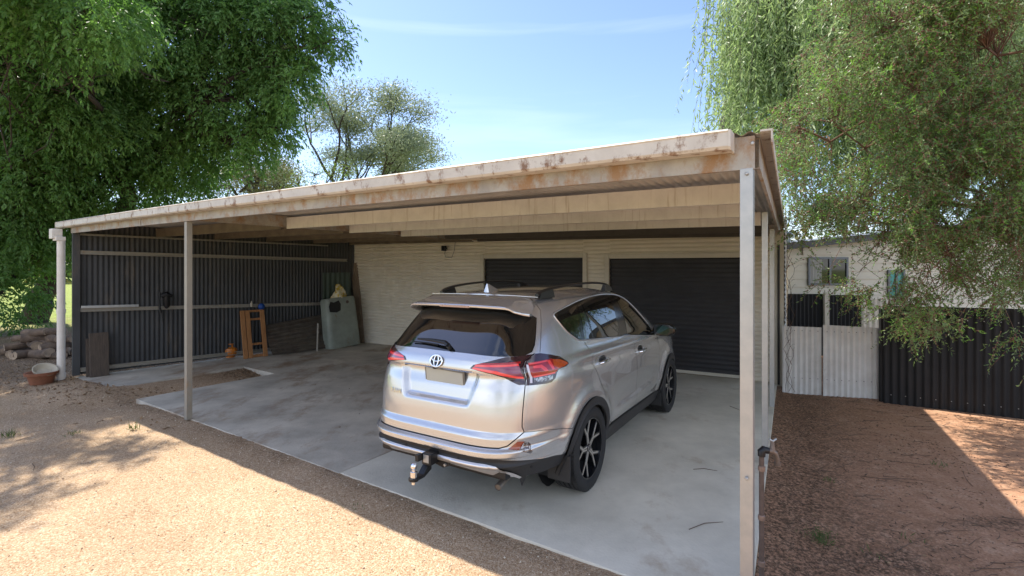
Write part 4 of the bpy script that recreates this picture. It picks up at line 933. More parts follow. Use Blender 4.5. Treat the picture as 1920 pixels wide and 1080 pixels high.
def carpart(name,sel,mats,sides=(1,-1),parent=car,off=0,midx=None,nm=None):
    vs=[];ns=[];fs=[];ms=[];key={}
    fi=np.where(sel)[0]
    for sg in sides:
        for k in fi:
            f=[]
            for v in FC[k]:
                s_,z_=V2[v]; kk=(int(v),sg if s_>1e-6 and s_<SM-1e-6 else 0,)
                if kk not in key:
                    key[kk]=len(vs); ck=(int(v),sg,off)
                    if ck not in cacheP: cacheP[ck]=(carP(sg*s_,z_,off),carN(sg*s_,z_,off)) if True else None
                    p,n=cacheP[ck]
                    if kk[1]==0: p=Vector((p.x,0,p.z)); n=Vector((n.x,0,n.z)).normalized()
                    vs.append(p); ns.append(n)
                f.append(key[kk])
            if len(set(f))<3: continue
            fn=(vs[f[1]]-vs[f[0]]).cross(vs[f[2]]-vs[f[0]])
            if fn.dot(ns[f[0]])<0: f=[f[0],f[2],f[1]]
            fs.append(tuple(f)); ms.append(0 if midx is None else midx[k])
    me=bpy.data.meshes.new(name); me.from_pydata([tuple(v) for v in vs],[],fs)
    for m in (mats if isinstance(mats,list) else [mats]): me.materials.append(m)
    me.polygons.foreach_set('material_index',ms); me.polygons.foreach_set('use_smooth',[True]*len(fs))
    me.update(); me.normals_split_custom_set_from_vertices([tuple(n) for n in ns])
    o=bpy.data.objects.new(name,me); C.objects.link(o); o.parent=parent
    return o
is_=lambda *n:np.isin(names,n)
# dark inner shell seen in the panel gaps
carpart('inner_shell',~is_('hole','below'),M['black'],off=-.018)
for sg in (1,-1):
    q1=carpart('quarter_panel',is_('body_side'),M['paint'],(sg,))
    rd=carpart('rear_door',is_('rear_door'),M['paint'],(sg,)); fd=carpart('front_door',is_('front_door'),M['paint'],(sg,))
    for k_ in (CT[:,0]<2.8,CT[:,0]>=2.8): carpart('wheel_arch_trim',is_('arch_trim')&k_,M['plastic'],(sg,),off=.016)
    carpart('sill_trim',is_('sill_trim'),M['plastic'],(sg,),off=.010)
    wf=carpart('window_frame',is_('window_frame'),M['gloss_black'],(sg,),off=-.003)
    carpart('side_window',is_('pane'),M['cglass'],(sg,),parent=wf,off=-.001)
    keys=['lamp_dark','lamp_red','lamp_bright','lamp_purple','lamp_orange','lamp_clear','lamp_white']; mm=[M[k] for k in keys]
    mi=np.array([keys.index(n[2:]) if n[1:2]==':' else 0 for n in names])
    carpart('tail_light',np.char.startswith(names,'I:')|np.char.startswith(names,'O:'),mm,(sg,),off=.003,midx=mi)
    carpart('rear_reflector',is_('reflector_lens','reflector_clear'),[M['reflector'],M['lamp_clear']],(sg,),off=-.003,midx=(names=='reflector_clear').astype(int))
    carpart('headlight',is_('front_lamp'),M['lamp_clear'],(sg,),off=.002)
tg=carpart('tailgate',is_('tailgate'),M['paint'])
rw=carpart('rear_window',is_('rear_window'),M['cglass'],parent=tg,off=-.004)
bp_=carpart('rear_bumper',is_('bumper'),M['paint'])
carpart('lower_bumper',is_('bumper_black'),M['plastic'],off=-.002)
carpart('bumper_trim',is_('tow_cover'),M['silver_trim'],off=.010); carpart('skid_plate',is_('skid'),M['plate'] if 0 else M['silver_trim'],off=-.006)
carpart('windscreen',is_('windscreen'),M['cglass']); carpart('grille',is_('grille','front_bumper_black'),M['plastic'])
# roof: rim plus domed cap
roofo=carpart('roof',is_('roof_panel'),M['paint'])
def cap():
    mb=MB(); n=90; m=9; vs=[];  E=[base(SM*i/n,ZTOP) for i in range(n+1)]
    # stations along x from matching right and left rim points
    for i in range(n+1):
        p=E[i]
        for j in range(m+1):
            v=-1+2*j/m; y=p.y*v; crown=.018*(1-(v*v))*min(1,abs(p.y)/.3)
            vs.append((p.x,y,p.z+crown))
    mb.add(vs,[(i*(m+1)+j,(i+1)*(m+1)+j,(i+1)*(m+1)+j+1,i*(m+1)+j+1) for i in range(n) for j in range(m)]); return mb
o=obj('roof_skin',cap(),M['paint'],roofo,smooth=True,merge=True)
# door-window chrome line
for sg in (1,-1):
    L_=smoothline(dlo_low+dlo_back+dlo_top,4); mb=MB(); mb.tube([carP(sg*s_of(x,z),z,.002) for x,z in L_],.0055,6); obj('window_moulding',mb,M['silver_trim'],car,smooth=True)
# arch lips and wells
for i in (0,1):
    for sg in (1,-1):
        A=arch(i,RI); mb=MB(); mb.tube([carP(sg*s,z,.010) for s,z in A],.012,8,cap=True); obj('arch_lip',mb,M['plastic'],car,smooth=True)
        cx,cz=AX[i]; mb=MB(); vs=[]; n=24
        for k in range(n+1):
            q_=math.pi*1.15-(math.pi*1.3)*k/n
            for y in (.86,.55): vs.append((cx+.385*math.cos(q_),-sg*y,cz+.385*math.sin(q_)))
        mb.add(vs,[(2*k,2*k+2,2*k+3,2*k+1) for k in range(n)]); mb.add([(cx+.385*math.cos(2*math.pi*k/24),-sg*.55,cz+.385*math.sin(2*math.pi*k/24)) for k in range(24)],[tuple(range(24))]); obj('wheel_well',mb,M['black'],car)
mb=MB(); mb.box((1.25,0,.34),(3.5,1.10,.16)); mb.box((1.35,0,.36),(1.75,1.58,.16)); mb.box((-.66,0,.42),(.55,1.25,.12)); obj('underbody',mb,M['black'],car,bevel=.02)
# wheels
def wheel(cx,sg,steer=0):
    w=empty('wheel',(cx,-sg*.775,.352),0); w.parent=car
    Ry=Matrix.Rotation(math.pi/2*sg,4,'X') if 0 else Matrix(((1,0,0,0),(0,0,-sg,0),(0,sg,0,0),(0,0,0,1)))  # lathe z -> outward
    r=.356; prof=[(.250,-.105),(.262,-.116),(.30,-.122),(.335,-.112),(.349,-.098)]
    for g in (-.062,-.022,.022,.062):
        prof+=[(r-.001*abs(g)*20,g-.0055),(r-.012,g-.0045),(r-.012,g+.0045),(r-.001*abs(g)*20,g+.0055)]
    prof+=[(.349,.098),(.335,.112),(.31,.121),(.275,.120),(.262,.112),(.254,.104),(.250,.100),(.245,.0)]
    mb=MB(); mb.lathe(prof,72,Ry,closed=True); obj('tyre',mb,M['rubber'],w,smooth=True)
    mb=MB()  # tread sipes as raised shoulder blocks
    for k in range(64):
        q_=2*math.pi*k/64
        for y in (-.093,.093):
            Mx=Ry@Matrix.Rotation(q_,4,'Z'); mb.box(Mx@Vector((.3475,0,y*.97)),(.010,.020,.026),M=Mx)
    obj('tread_blocks',mb,M['rubber'],w).hide_render=False
    mb=MB(); mb.lathe([(.232,.102),(.226,.100),(.222,.06),(.215,-.04),(.20,-.09)],48,Ry); rim=obj('rim',mb,M['alloy_black'],w,smooth=True); rim.scale=(1.085,1,1.085)
    mb=MB(); mb.lathe([(.0,.02),(.14,.02),(.15,.0),(.14,-.03),(0,-.03)],32,Ry); obj('brake_disc',mb,M['galv_dull_shaded'],rim,smooth=True)
    # five forked spokes: black body with machined faces
    def arm(mb,pts,w0,w1,z0,th):
        (x0,y0,za),(x1,y1,zb)=pts; dx,dy=x1-x0,y1-y0; l=math.hypot(dx,dy); nx_,ny_=-dy/l,dx/l
        vs=[]
        for (x,y,zz,ww) in ((x0,y0,za,w0),(x1,y1,zb,w1)):
            for sgn in (-1,1):
                for h in (0,-th): vs.append(Ry@Vector((x+nx_*sgn*ww/2,y+ny_*sgn*ww/2,zz+h)))
        mb.add(vs,[(0,2,6,4),(1,5,7,3),(0,4,5,1),(2,3,7,6),(0,1,3,2),(4,6,7,5)])
    bk=MB(); fcs=MB()
    for k in range(5):
        q_=2*math.pi*k/5+math.pi/2+.22*sg
        pt=lambda r_,a,z: (r_*math.cos(q_+a),r_*math.sin(q_+a),z)
        for sd2 in (-1,1):
            arm(bk,(pt(.028,0,.082),pt(.105,0,.080)),.058,.052,0,.05)
            arm(bk,(pt(.100,.02*sd2,.079),pt(.224,.27*sd2,.088)),.032,.030,0,.05)
            arm(fcs,(pt(.03,.35*sd2,.0845),pt(.115,.06*sd2,.0825)),.013,.014,0,.003)
            arm(fcs,(pt(.113,.055*sd2,.0825),pt(.223,.285*sd2,.0905)),.014,.015,0,.003)
    obj('spokes',bk,M['alloy_black'],rim); obj('spoke_faces',fcs,M['alloy'],rim)
    mb=MB(); mb.lathe([(0,.092),(.022,.092),(.030,.088),(.034,.075),(.034,.05)],24,Ry); obj('hub_cap',mb,M['alloy'] if 0 else M['alloy_black'],rim,smooth=True)
    mb=MB(); mb.lathe([(.020,.0935),(.024,.0935),(.024,.0915),(.020,.0915)],24,Ry,closed=True); obj('hub_ring',mb,M['chrome'],rim)
    mb=MB()
    for k in range(5):
        q_=2*math.pi*(k+.5)/5+math.pi/2+.22*sg; mb.lathe([(0,.074),(.008,.074),(.009,.05)],8,Ry@Matrix.Translation((.057*math.cos(q_),.057*math.sin(q_),0)))
    obj('wheel_nuts',mb,M['chrome'],rim)
    mb=MB(); mb.lathe([(.2265,.1035),(.2335,.1050),(.2335,.1010),(.2265,.1000)],56,Ry,closed=True); obj('rim_edge',mb,M['alloy_black'],rim,smooth=True)
for cx in (.03,2.70):
    for sg in (1,-1): wheel(cx,sg)
for sg in (1,-1):
    mb=MB(); mb.prism([(-.42,.16),(-.30,.16),(-.33,.42),(-.40,.42)],-.0,.0) if 0 else None
    mb.box((-.375,-sg*.775,.305),(.012,.20,.21)); o=obj('mud_flap',mb,M['plastic'],car,bevel=.003)
    mb=MB(); mb.box((2.30,-sg*.78,.25),(.012,.18,.16)); obj('mud_flap',mb,M['plastic'],car,bevel=.003)
# spoiler with brake light
def spoiler():
    mb=MB(); n=36; vs=[]; m=0
    for i in range(n+1):
        v=-1+2*i/n; a=abs(v); y=.605*v
        xe=-.745+.06*a**2+.13*sstep(.86,1,a); ze=1.602-.015*a**2-.055*sstep(.80,1,a)   # rear lip
        xs=-.36; zs=1.664-.016*a*a-.03*sstep(.8,1,a)
        ys=y*(1-.06*0)
        st=[(xs,ys*.93,zs-.004),(xs-.09,ys*.94,zs+.002),((xs+xe)/2,ys*.97,(zs+ze)/2+.006),(xe+.04,y,ze+.006),(xe+.006,y,ze+.002),(xe,y,ze-.006),(xe+.004,y,ze-.018),(xe+.06,y*.985,ze-.030),(xe+.13,y*.96,ze-.028-.0),(xs-.14,ys*.93,zs-.05)]
        m=len(st); vs+=st
    mb.add(vs,[(i*m+j,(i+1)*m+j,(i+1)*m+(j+1)%m,i*m+(j+1)%m) for i in range(n) for j in range(m)]+[tuple(range(m)),tuple(n*m+j for j in reversed(range(m)))])
    return mb
sp=obj('spoiler',spoiler(),M['paint'],tg,smooth=True)
mb=MB(); 
for k in range(9): mb.box((-.742+.0,-.13+.0325*k,1.586),(.012,.026,.013))
mb.box((-.736,0,1.586),(.012,.30,.018)); obj('brake_light',mb,mat('brake_light_clear',(.55,.36,.28),.25,coat=1,noise=.3,nscale=90),sp)
for ya,yb in ((-.57,.57),):
    mb=MB(); mb.tube([(-.352,.57*v,1.6655-.010*v*v-.0) for v in [ -1+i*.1 for i in range(21)]],.0035,5); obj('roof_seam',mb,M['silver_trim'],sp)
# antenna fin
mb=MB(); vs=[(-.27,0,1.69),(-.27,.035,1.69),(-.05,.012,1.695),(-.05,-.012,1.695),(-.27,-.035,1.69),(-.262,.006,1.755),(-.262,-.006,1.755),(-.20,0,1.745)]
mb.v=[];mb.f=[]; mb.add([(-.28,.034,1.665),(-.28,-.034,1.665),(-.05,-.010,1.68),(-.05,.010,1.68),(-.268,.006,1.758),(-.268,-.006,1.758),(-.235,-.004,1.752),(-.235,.004,1.752)],[(0,1,5,4),(1,2,6,5),(2,3,7,6),(3,0,4,7),(4,5,6,7)]); obj('antenna_fin',mb,M['paint'],roofo,bevel=.004,smooth=True)
# roof rails
for sg in (1,-1):
    mb=MB(); pts=[];rs=[]
    R_=[(-.28,.520,1.668,.018),(-.20,.525,1.695,.022),(0,.545,1.722,.021),(.4,.565,1.742,.018),(.8,.565,1.745,.018),(1.15,.55,1.728,.018),(1.32,.54,1.70,.018),(1.42,.535,1.668,.012)]
    P_=smoothline([(a,b,c,d) for a,b,c,d in R_],5)
    b0=len(mb.v); n=8; vs=[]
    for a,b,c,d in P_:
        for k in range(n): q_=2*math.pi*k/n; vs.append((a,-sg*(b+d*1.15*math.cos(q_)),c+d*.62*math.sin(q_)))
    mb.add(vs,[(i*n+k,i*n+(k+1)%n,(i+1)*n+(k+1)%n,(i+1)*n+k) for i in range(len(P_)-1) for k in range(n)]+[tuple(range(n)),tuple((len(P_)-1)*n+k for k in range(n))])
    mb.add([(-.28,-sg*.50,1.64),(-.04,-sg*.52,1.64),(-.06,-sg*.535,1.715),(-.24,-sg*.52,1.69),(-.28,-sg*.545,1.64),(-.04,-sg*.57,1.64),(-.06,-sg*.56,1.715),(-.24,-sg*.545,1.69)],[(0,1,2,3),(4,7,6,5),(0,4,5,1),(1,5,6,2),(2,6,7,3),(3,7,4,0)])
    mb.add([(1.18,-sg*.51,1.64),(1.42,-sg*.51,1.64),(1.38,-sg*.53,1.685),(1.2,-sg*.53,1.72),(1.18,-sg*.56,1.64),(1.42,-sg*.56,1.64),(1.38,-sg*.56,1.685),(1.2,-sg*.56,1.72)],[(0,1,2,3),(4,7,6,5),(0,4,5,1),(1,5,6,2),(2,6,7,3),(3,7,4,0)])
    obj('roof_rail',mb,M['gloss_black'] if 0 else mat('rail_grey' if sg>0 else 'rail_dark',(.018,.018,.018),.35,.2,coat=.3),roofo,smooth=True)
# wiper
mb=MB(); 
wp=lambda s,z,o:carP(s,z,o)
mb.tube([wp(.085,1.272,.035),wp(.03,1.290,.040),wp(-.12,1.300,.036),wp(-.30,1.302,.030)],[.020,.017,.013,.008],8); mb.tube([wp(.085,1.272,.0),wp(.085,1.272,.04)],.020,10)
wi=obj('rear_wiper',mb,M['black'],rw,smooth=True); mb=MB(); mb.tube([wp(-.05,1.283,.010),wp(-.2,1.288,.010),wp(-.36,1.286,.010)],.006,6); obj('wiper_blade',mb,M['black'],wi)
# number plate (blank, blurred in the photograph) with its frame
pc=carP(.055,1.042,.008); nrm=carN(.055,1.10); 
pl=empty('number_plate',(0,0,0)); pl.parent=tg
Mp=Matrix.Translation((-.912,-.045,1.040))@Matrix.Rotation(math.radians(-8),4,'Y')@Matrix.Rotation(math.radians(2),4,'X')
pl.matrix_local=Mp
mb=MB(); mb.box((0,0,0),(.010,.395,.145)); obj('plate_frame',mb,mat('plate_frame',(.16,.16,.15),.4,.4),pl,bevel=.003)
mb=MB(); mb.box((-.0062,0,.002),(.003,.365,.118)); obj('plate_face',mb,M['plate'],pl)
mb=MB(); mb.box((-.02,.075,.078),(.03,.028,.020)); obj('camera_housing',mb,M['black'],pl,bevel=.003)
# emblem: rings
def ellring(mb,cx,cy,a,b,r,Mx,n=48,m=8):
    base_=len(mb.v)
    for i in range(n):
        q_=2*math.pi*i/n; px,py=cx+a*math.cos(q_),cy+b*math.sin(q_); tx_,ty_=b*math.cos(q_),a*math.sin(q_); l=math.hypot(tx_,ty_); nx_,ny_=tx_/l,ty_/l
        for k in range(m):
            w_=2*math.pi*k/m; mb.v.append(tuple(Mx@Vector((px+nx_*r*math.cos(w_),py+ny_*r*math.cos(w_),r*.7*math.sin(w_)))))
    for i in range(n):
        for k in range(m):
            mb.f.append((base_+i*m+k,base_+((i+1)%n)*m+k,base_+((i+1)%n)*m+(k+1)%m,base_+i*m+(k+1)%m)); mb.m.append(0)
ep=carP(0,1.172,.0); en=carN(0,1.16)
yv=Vector((0,-1,0)); zv=en.cross(yv).normalized(); 
if zv.z<0: zv=-zv
xv=zv.cross(en); Me=Matrix(((xv.x,zv.x,en.x,ep.x+en.x*.012),(xv.y,zv.y,en.y,ep.y+en.y*.012),(xv.z,zv.z,en.z,ep.z+en.z*.012),(0,0,0,1)))
mb=MB(); sc=.060; ellring(mb,0,0,1.0*sc,.80*sc*.95,.0062,Me); ellring(mb,0,.0*sc,.36*sc,.72*sc,.0048,Me); ellring(mb,0,.30*sc,.80*sc,.36*sc,.0048,Me)
em=obj('emblem',mb,M['chrome'],tg,smooth=True)
mb=MB(); mb.prism([(1.0*sc*math.cos(q_),.76*sc*math.sin(q_)) for q_ in [2*math.pi*k/40 for k in range(40)]],-.016,-.003,M=Me); obj('emblem_back',mb,M['gloss_black'],em)
# model badge
tc_=bpy.data.curves.new('badge','FONT'); tc_.body='RAV4'; tc_.size=.052; tc_.extrude=.003; tc_.space_character=1.05; tc_.align_x='CENTER'
to=bpy.data.objects.new('tmp_badge',tc_); C.objects.link(to); bpy.context.view_layer.update(); me=bpy.data.meshes.new_from_object(to); bpy.data.objects.remove(to)
bo=bpy.data.objects.new('badge_lettering',me); C.objects.link(bo); me.materials.clear(); me.materials.append(M['chrome']); bo.parent=tg
b0=carP(-.415,.875,.003); bn=carN(-.415,.88); zv=Vector((0,0,1)); xv=zv.cross(bn).normalized(); zv=bn.cross(xv)
bo.matrix_local=Matrix(((xv.x,zv.x,bn.x,b0.x),(xv.y,zv.y,bn.y,b0.y),(xv.z,zv.z,bn.z,b0.z),(0,0,0,1)))
# handles
for sg in (1,-1):
    for x,z,par,Ls in ((.38,1.045,rd,.1),(1.50,.985,fd,.1)):
        pr=car
        s0=s_of(x-.02,z); mb=MB()
        q0=carP(sg*s0,z+.012,.0); nn=carN(sg*s0,z+.012)
        Mx=Matrix.Translation(q0)@nn.to_track_quat('Z','Y').to_matrix().to_4x4()
        up=Mx.inverted().to_3x3()@Vector((0,0,1)); fw=Mx.inverted().to_3x3()@Vector((1,0,0))
        mb.add([Mx@(fw*(.08*math.cos(q_))+up*(.042*math.sin(q_))+Vector((0,0,.0015))) for q_ in [2*math.pi*k/20 for k in range(20)]],[tuple(range(20))]); h=obj('handle_cup',mb,M['gloss_black'],pr)
        mb=MB(); mb.tube([carP(sg*s_of(x-.115,z),z-.006,.008),carP(sg*s_of(x-.095,z),z-.004,.028),carP(sg*s_of(x,z),z,.036),carP(sg*s_of(x+.075,z),z+.002,.028),carP(sg*s_of(x+.095,z),z+.004,.010)],[.014,.018,.014,.015,.010],10); h=obj('door_handle',mb,M['chrome'],pr,smooth=True)
# mirrors
for sg in (1,-1):
    mb=MB(); cx,cy,cz=2.00,.985,1.165; vs=[]; n=20; m=10
    for i in range(m+1):
        u=i/m; yy=-.135+.28*u; r=(1-abs(2*u-1)**3.2)**.5; w=.085*max(r,.05)*(1.05-.25*u); h=.082*max(r,.05)*(1.0-.12*u)
        for k in range(n):
            q_=2*math.pi*k/n; ex=math.copysign(abs(math.cos(q_))**.75,math.cos(q_)); ez=math.copysign(abs(math.sin(q_))**.75,math.sin(q_))
            xx=w*ex; xx=max(xx,-.045); vs.append((cx+xx,-sg*(cy+yy),cz+h*ez))
    mb.add(vs,[(i*n+k,i*n+(k+1)%n,(i+1)*n+(k+1)%n,(i+1)*n+k) for i in range(m) for k in range(n)]+[tuple(range(n)),tuple(m*n+k for k in range(n))])
    mr=obj('wing_mirror',mb,M['gloss_black'],car,smooth=True)
    mb=MB(); mb.tube([(cx+.02,-sg*.80,1.115),(cx+.01,-sg*.88,1.125)],[.035,.025],10); obj('mirror_arm',mb,M['gloss_black'],mr,smooth=True)
    mb=MB(); mb.add([(cx-.0465,-sg*(cy-.08+.16*(.5+.5*math.cos(q_))),cz+.055*math.sin(q_)) for q_ in [2*math.pi*k/20 for k in range(20)]],[tuple(range(20))]); obj('mirror_glass',mb,mat('mirror_glass' if sg>0 else 'mirror_glass_b',(.03,.05,.045),.02,1),mr)  # dark green reflection put into the mirror's base colour
# parking sensors
mb=MB()
for s in (-.62,-.25,.28,.86): 
    p=carP(s,.500 if abs(s)<.7 else .44,.0); n_=carN(s,.5); mb.lathe([(0,.003),(.010,.003),(.012,0)],14,Matrix.Translation(p)@n_.to_track_quat('Z','Y').to_matrix().to_4x4())
obj('parking_sensors',mb,M['black'],car)
# tow hitch
th=empty('tow_hitch',(0,0,0)); th.parent=car; th.location=(.085,-.03,.045)
mb=MB(); mb.box((-1.10,-.02,.425),(.24,.085,.085)); mb.box((-1.05,-.02,.40),(.012,.30,.09)); mb.prism([(-.02-.14,.455),(-.02+.0,.455),(-.02+.0,.36),(-.02-.08,.345),(-.02-.14,.37)],-1.12,-1.105,M=Matrix(((0,0,1,0),(1,0,0,0),(0,1,0,0),(0,0,0,1)))); obj('receiver',mb,M['steel_dark'],th,bevel=.006)
mb=MB(); mb.box((-1.2215,-.02,.43),(.002,.052,.058)); obj('rating_plate',mb,M['galv'],th)
mb=MB(); mb.prism([(-1.16,.05),(-1.16,-.01),(-1.235,-.045),(-1.33,-.045),(-1.33,-.022),(-1.25,-.022),(-1.19,.035)],-.032+.02-.01,.032+.0,M=Matrix(((1,0,0,0),(0,0,1,0),(0,1,0,.345),(0,0,0,1)))); 
mb.tube([(-1.325,.005,.300),(-1.325,.005,.324)],.038,8); mb.box((-1.245,.03,.44),(.05,.03,.05)); obj('tongue',mb,M['steel_dark'],th,bevel=.003)
mb=MB(); mb.lathe([(0,.105),(.012,.103),(.021,.094),(.025,.080),(.021,.066),(.013,.057),(.013,.045),(.026,.042),(.026,.0),(.017,-.002),(.017,-.05),(.0,-.05)],24,Matrix.Translation((-1.325,.005,.325))); obj('tow_ball',mb,M['chrome'],th,smooth=True)
mb=MB()
for y,z in ((-.10,.42),(-.125,.375)): mb.lathe([(0,.014),(.011,.014),(.011,0)],6,Matrix.Translation((-1.12,y,z))@Matrix.Rotation(-math.pi/2,4,'Y'))
obj('hitch_bolts',mb,M['galv'],th)
# exhaust
mb=MB(); mb.tube([(-.60,-.52,.33),(-.78,-.53,.315),(-.90,-.535,.285)],.026,16,cap=False); mb.tube([(-.78,-.53,.315),(-.897,-.535,.286)],.023,16,cap=True); obj('exhaust_pipe',mb,M['exhaust'],car,smooth=True)


# ------------------------------------------------------------------ vegetation
def rnd(*s): return RNG.random(s)
def unit(v): return v/np.maximum(np.linalg.norm(v,axis=-1,keepdims=True),1e-9)
def rdir(n): return unit(RNG.normal(size=(n,3)))
class Leaves:
    def __init__(s): s.c=[];s.m=[]
    def add(s,P,D,L,Wd,mi=0,fold=.0):
        P=np.asarray(P,float);D=unit(np.asarray(D,float)); n=len(P)
        r=rdir(n); Sd=unit(np.cross(D,r)); L=np.broadcast_to(L,(n,))[:,None];Wd=np.broadcast_to(Wd,(n,))[:,None]
        q=np.stack([P,P+D*L*.45+Sd*Wd*.5,P+D*L,P+D*L*.45-Sd*Wd*.5],1); s.c.append(q); s.m.append(np.full(n,mi))
    def build(s,name,mats,parent=None):
        c=np.concatenate(s.c).reshape(-1,3); f=np.arange(len(c)).reshape(-1,4); m=np.concatenate(s.m)
        return npmesh(name,c,f,mats,parent,midx=m)
def curved(a,b,sag=0,wob=.1,n=7):
    a=np.array(a,float);b=np.array(b,float);L_=np.linalg.norm(b-a); o=[]
    j=RNG.normal(size=(n+1,3))*wob*L_*.12
    for i in range(n+1):
        t=i/n; p=a+(b-a)*t; p[2]+=sag*L_*4*t*(1-t); p=p+j[i]*math.sin(math.pi*t); o.append(tuple(p))
    return o
def pinnate(LV,P,D,ln,pairs,ll,lw,mi=0):
    """sprays of paired leaflets along a drooping rachis"""
    n=len(P); ln=ln*(.7+.6*rnd(n)); Sd=unit(np.cross(D,np.array([0,0,1.])+.4*RNG.normal(size=(n,3))))
    for k in range(pairs):
        t=(k+.8)/pairs; B=P+D*(ln*t)[:,None]+np.array([0,0,-1.])*(ln*t*t*.45)[:,None]
        Dk=unit(D+np.array([0,0,-1.])*t*.9)
        for sg in (-1,1):
            d=unit(Dk*.55+Sd*sg*(.95-.4*t)+np.array([0,0,-.35])+.18*RNG.normal(size=(n,3)))
            LV.add(B,d,ll*(1-.35*abs(t-.5))*(.8+.4*rnd(n)),lw,mi)
    LV.add(P+D*ln[:,None]+np.array([0,0,-.45])*ln[:,None],unit(D+np.array([0,0,-1.3])),ll,lw,mi)
def blobpts(c,r,n,shell=.55,flat=.85):
    d=rdir(n); rr=(shell+(1-shell)*rnd(n))**.6*r; return np.array(c)+d*rr[:,None]*np.array([1,1,flat]),d
def pinnate_tree(name,label,base_,trunk_r,fork,blobs,mats,dens_=18,ll=.16,lw=.048,ln=.50,group=None,bark=None,per=8,pairs=5):
    e=empty(name,(base_[0],base_[1],0),0,label,'tree',group); b0=np.array(e.location)
    wood=MB(); f=np.array(fork); wood.tube(curved((base_[0],base_[1],-.2),f,0,.5),np.linspace(trunk_r,trunk_r*.62,8),12)
    LV=Leaves()
    for (c,r) in blobs:
        c=np.array(c); st=f+(c-f)*0; lim=curved(f,c,.06,.6,8); dist=np.linalg.norm(c-f)
        wood.tube(lim,np.linspace(trunk_r*.36,.03,9),8)
        n=int(dens_*r*r*3); P,d=blobpts(c,r,n)
        k=min(n,int(6+r*9)); 
        for i in range(k):
            a=np.array(lim[RNG.integers(3,9)]); wood.tube(curved(a,P[i],.05,1.0,6),[.022,.018,.015,.012,.009,.006,.004],5,cap=False)
        Q=np.repeat(P,per,0)+RNG.normal(size=(n*per,3))*.10; D=unit(np.repeat(d,per,0)*.7+RNG.normal(size=(n*per,3))*.75+np.array([0,0,-.35]))
        pinnate(LV,Q,D,ln,pairs,ll,lw)
    o=obj('trunk',wood,bark or M['bark'],smooth=True); o.parent=e; o.matrix_parent_inverse=Matrix.Translation(-e.location)
    o=LV.build('crown',mats); o.parent=e; o.matrix_parent_inverse=Matrix.Translation(-e.location)
    return e
M['leaf_a']=leafmat('leaf_dark_green',(.045,.11,.028),(.16,.28,.08),.8,.45)
M['leaf_far']=leafmat('leaf_grey_green',(.15,.185,.105),(.26,.30,.195),.5,.30)
M['leaf_olive']=leafmat('leaf_olive',(.085,.10,.03),(.17,.15,.06),.5,.25)
M['leaf_light']=leafmat('leaf_light',(.12,.19,.04),(.22,.30,.08),.6,.35)
M['leaf_willow']=leafmat('leaf_willow',(.14,.21,.08),(.36,.45,.22),1.2,.42,.5)
M['leaf_tea']=leafmat('leaf_tea_tree',(.060,.105,.034),(.23,.31,.12),1.4,.36,.4)
M['leaf_tea_light']=leafmat('leaf_tea_tree_light',(.12,.24,.05),(.20,.34,.08),1.4,.40,.4)
M['capsule']=mat('brown_capsule',(.20,.09,.055),.7,col2=(.12,.06,.04),nscale=12)
B3=lambda px,py,d,r:(tuple(atd(px,py,d)),r)
tA=at(62,603)
pinnate_tree('leafy_tree','large dark green tree with forked leaning trunk left of the downpipe',(tA.x,tA.y),.42,tuple(atd(100,480,17.2)),
  [B3(20,60,14,2.2),B3(15,250,14.5,2.1),B3(70,230,13.6,1.1),B3(105,190,13,.95),B3(190,240,14,1.0),B3(60,310,13.5,.9),B3(160,130,13.5,.9),B3(60,120,13,1.2),B3(30,400,15,1.9),B3(-15,560,14,.95),B3(130,150,15,2.0),B3(120,330,16,1.8),B3(85,450,16.5,.9),B3(-130,150,14,2.6),B3(-150,380,14,2.2),
   ((-9.6,10.8,7.6),1.3),((-10.6,9.0,8.4),1.3),((-12,10,8.8),1.9),((-8.7,10.1,7.3),.8),((-8.4,7.9,8.3),.75)],M['leaf_a'])
pinnate_tree('leafy_tree','broad dark green tree rising behind the carport roof, its branches reaching right into the sky',(-12.3,16.2),.36,tuple(atd(232,330,16)),
  [B3(250,60,15,2.2),B3(280,230,16,1.9),B3(235,345,16,1.3),B3(400,50,15,2.2),B3(425,170,15.5,1.8),B3(345,290,16.3,1.3),B3(515,55,15,1.5),B3(545,150,15,.85),B3(590,30,15,.75),B3(628,72,15,.38),B3(455,255,15.5,.95),B3(520,240,15.5,.5),
   B3(330,-80,15,2.2),B3(480,-80,15,1.8)],M['leaf_a'])
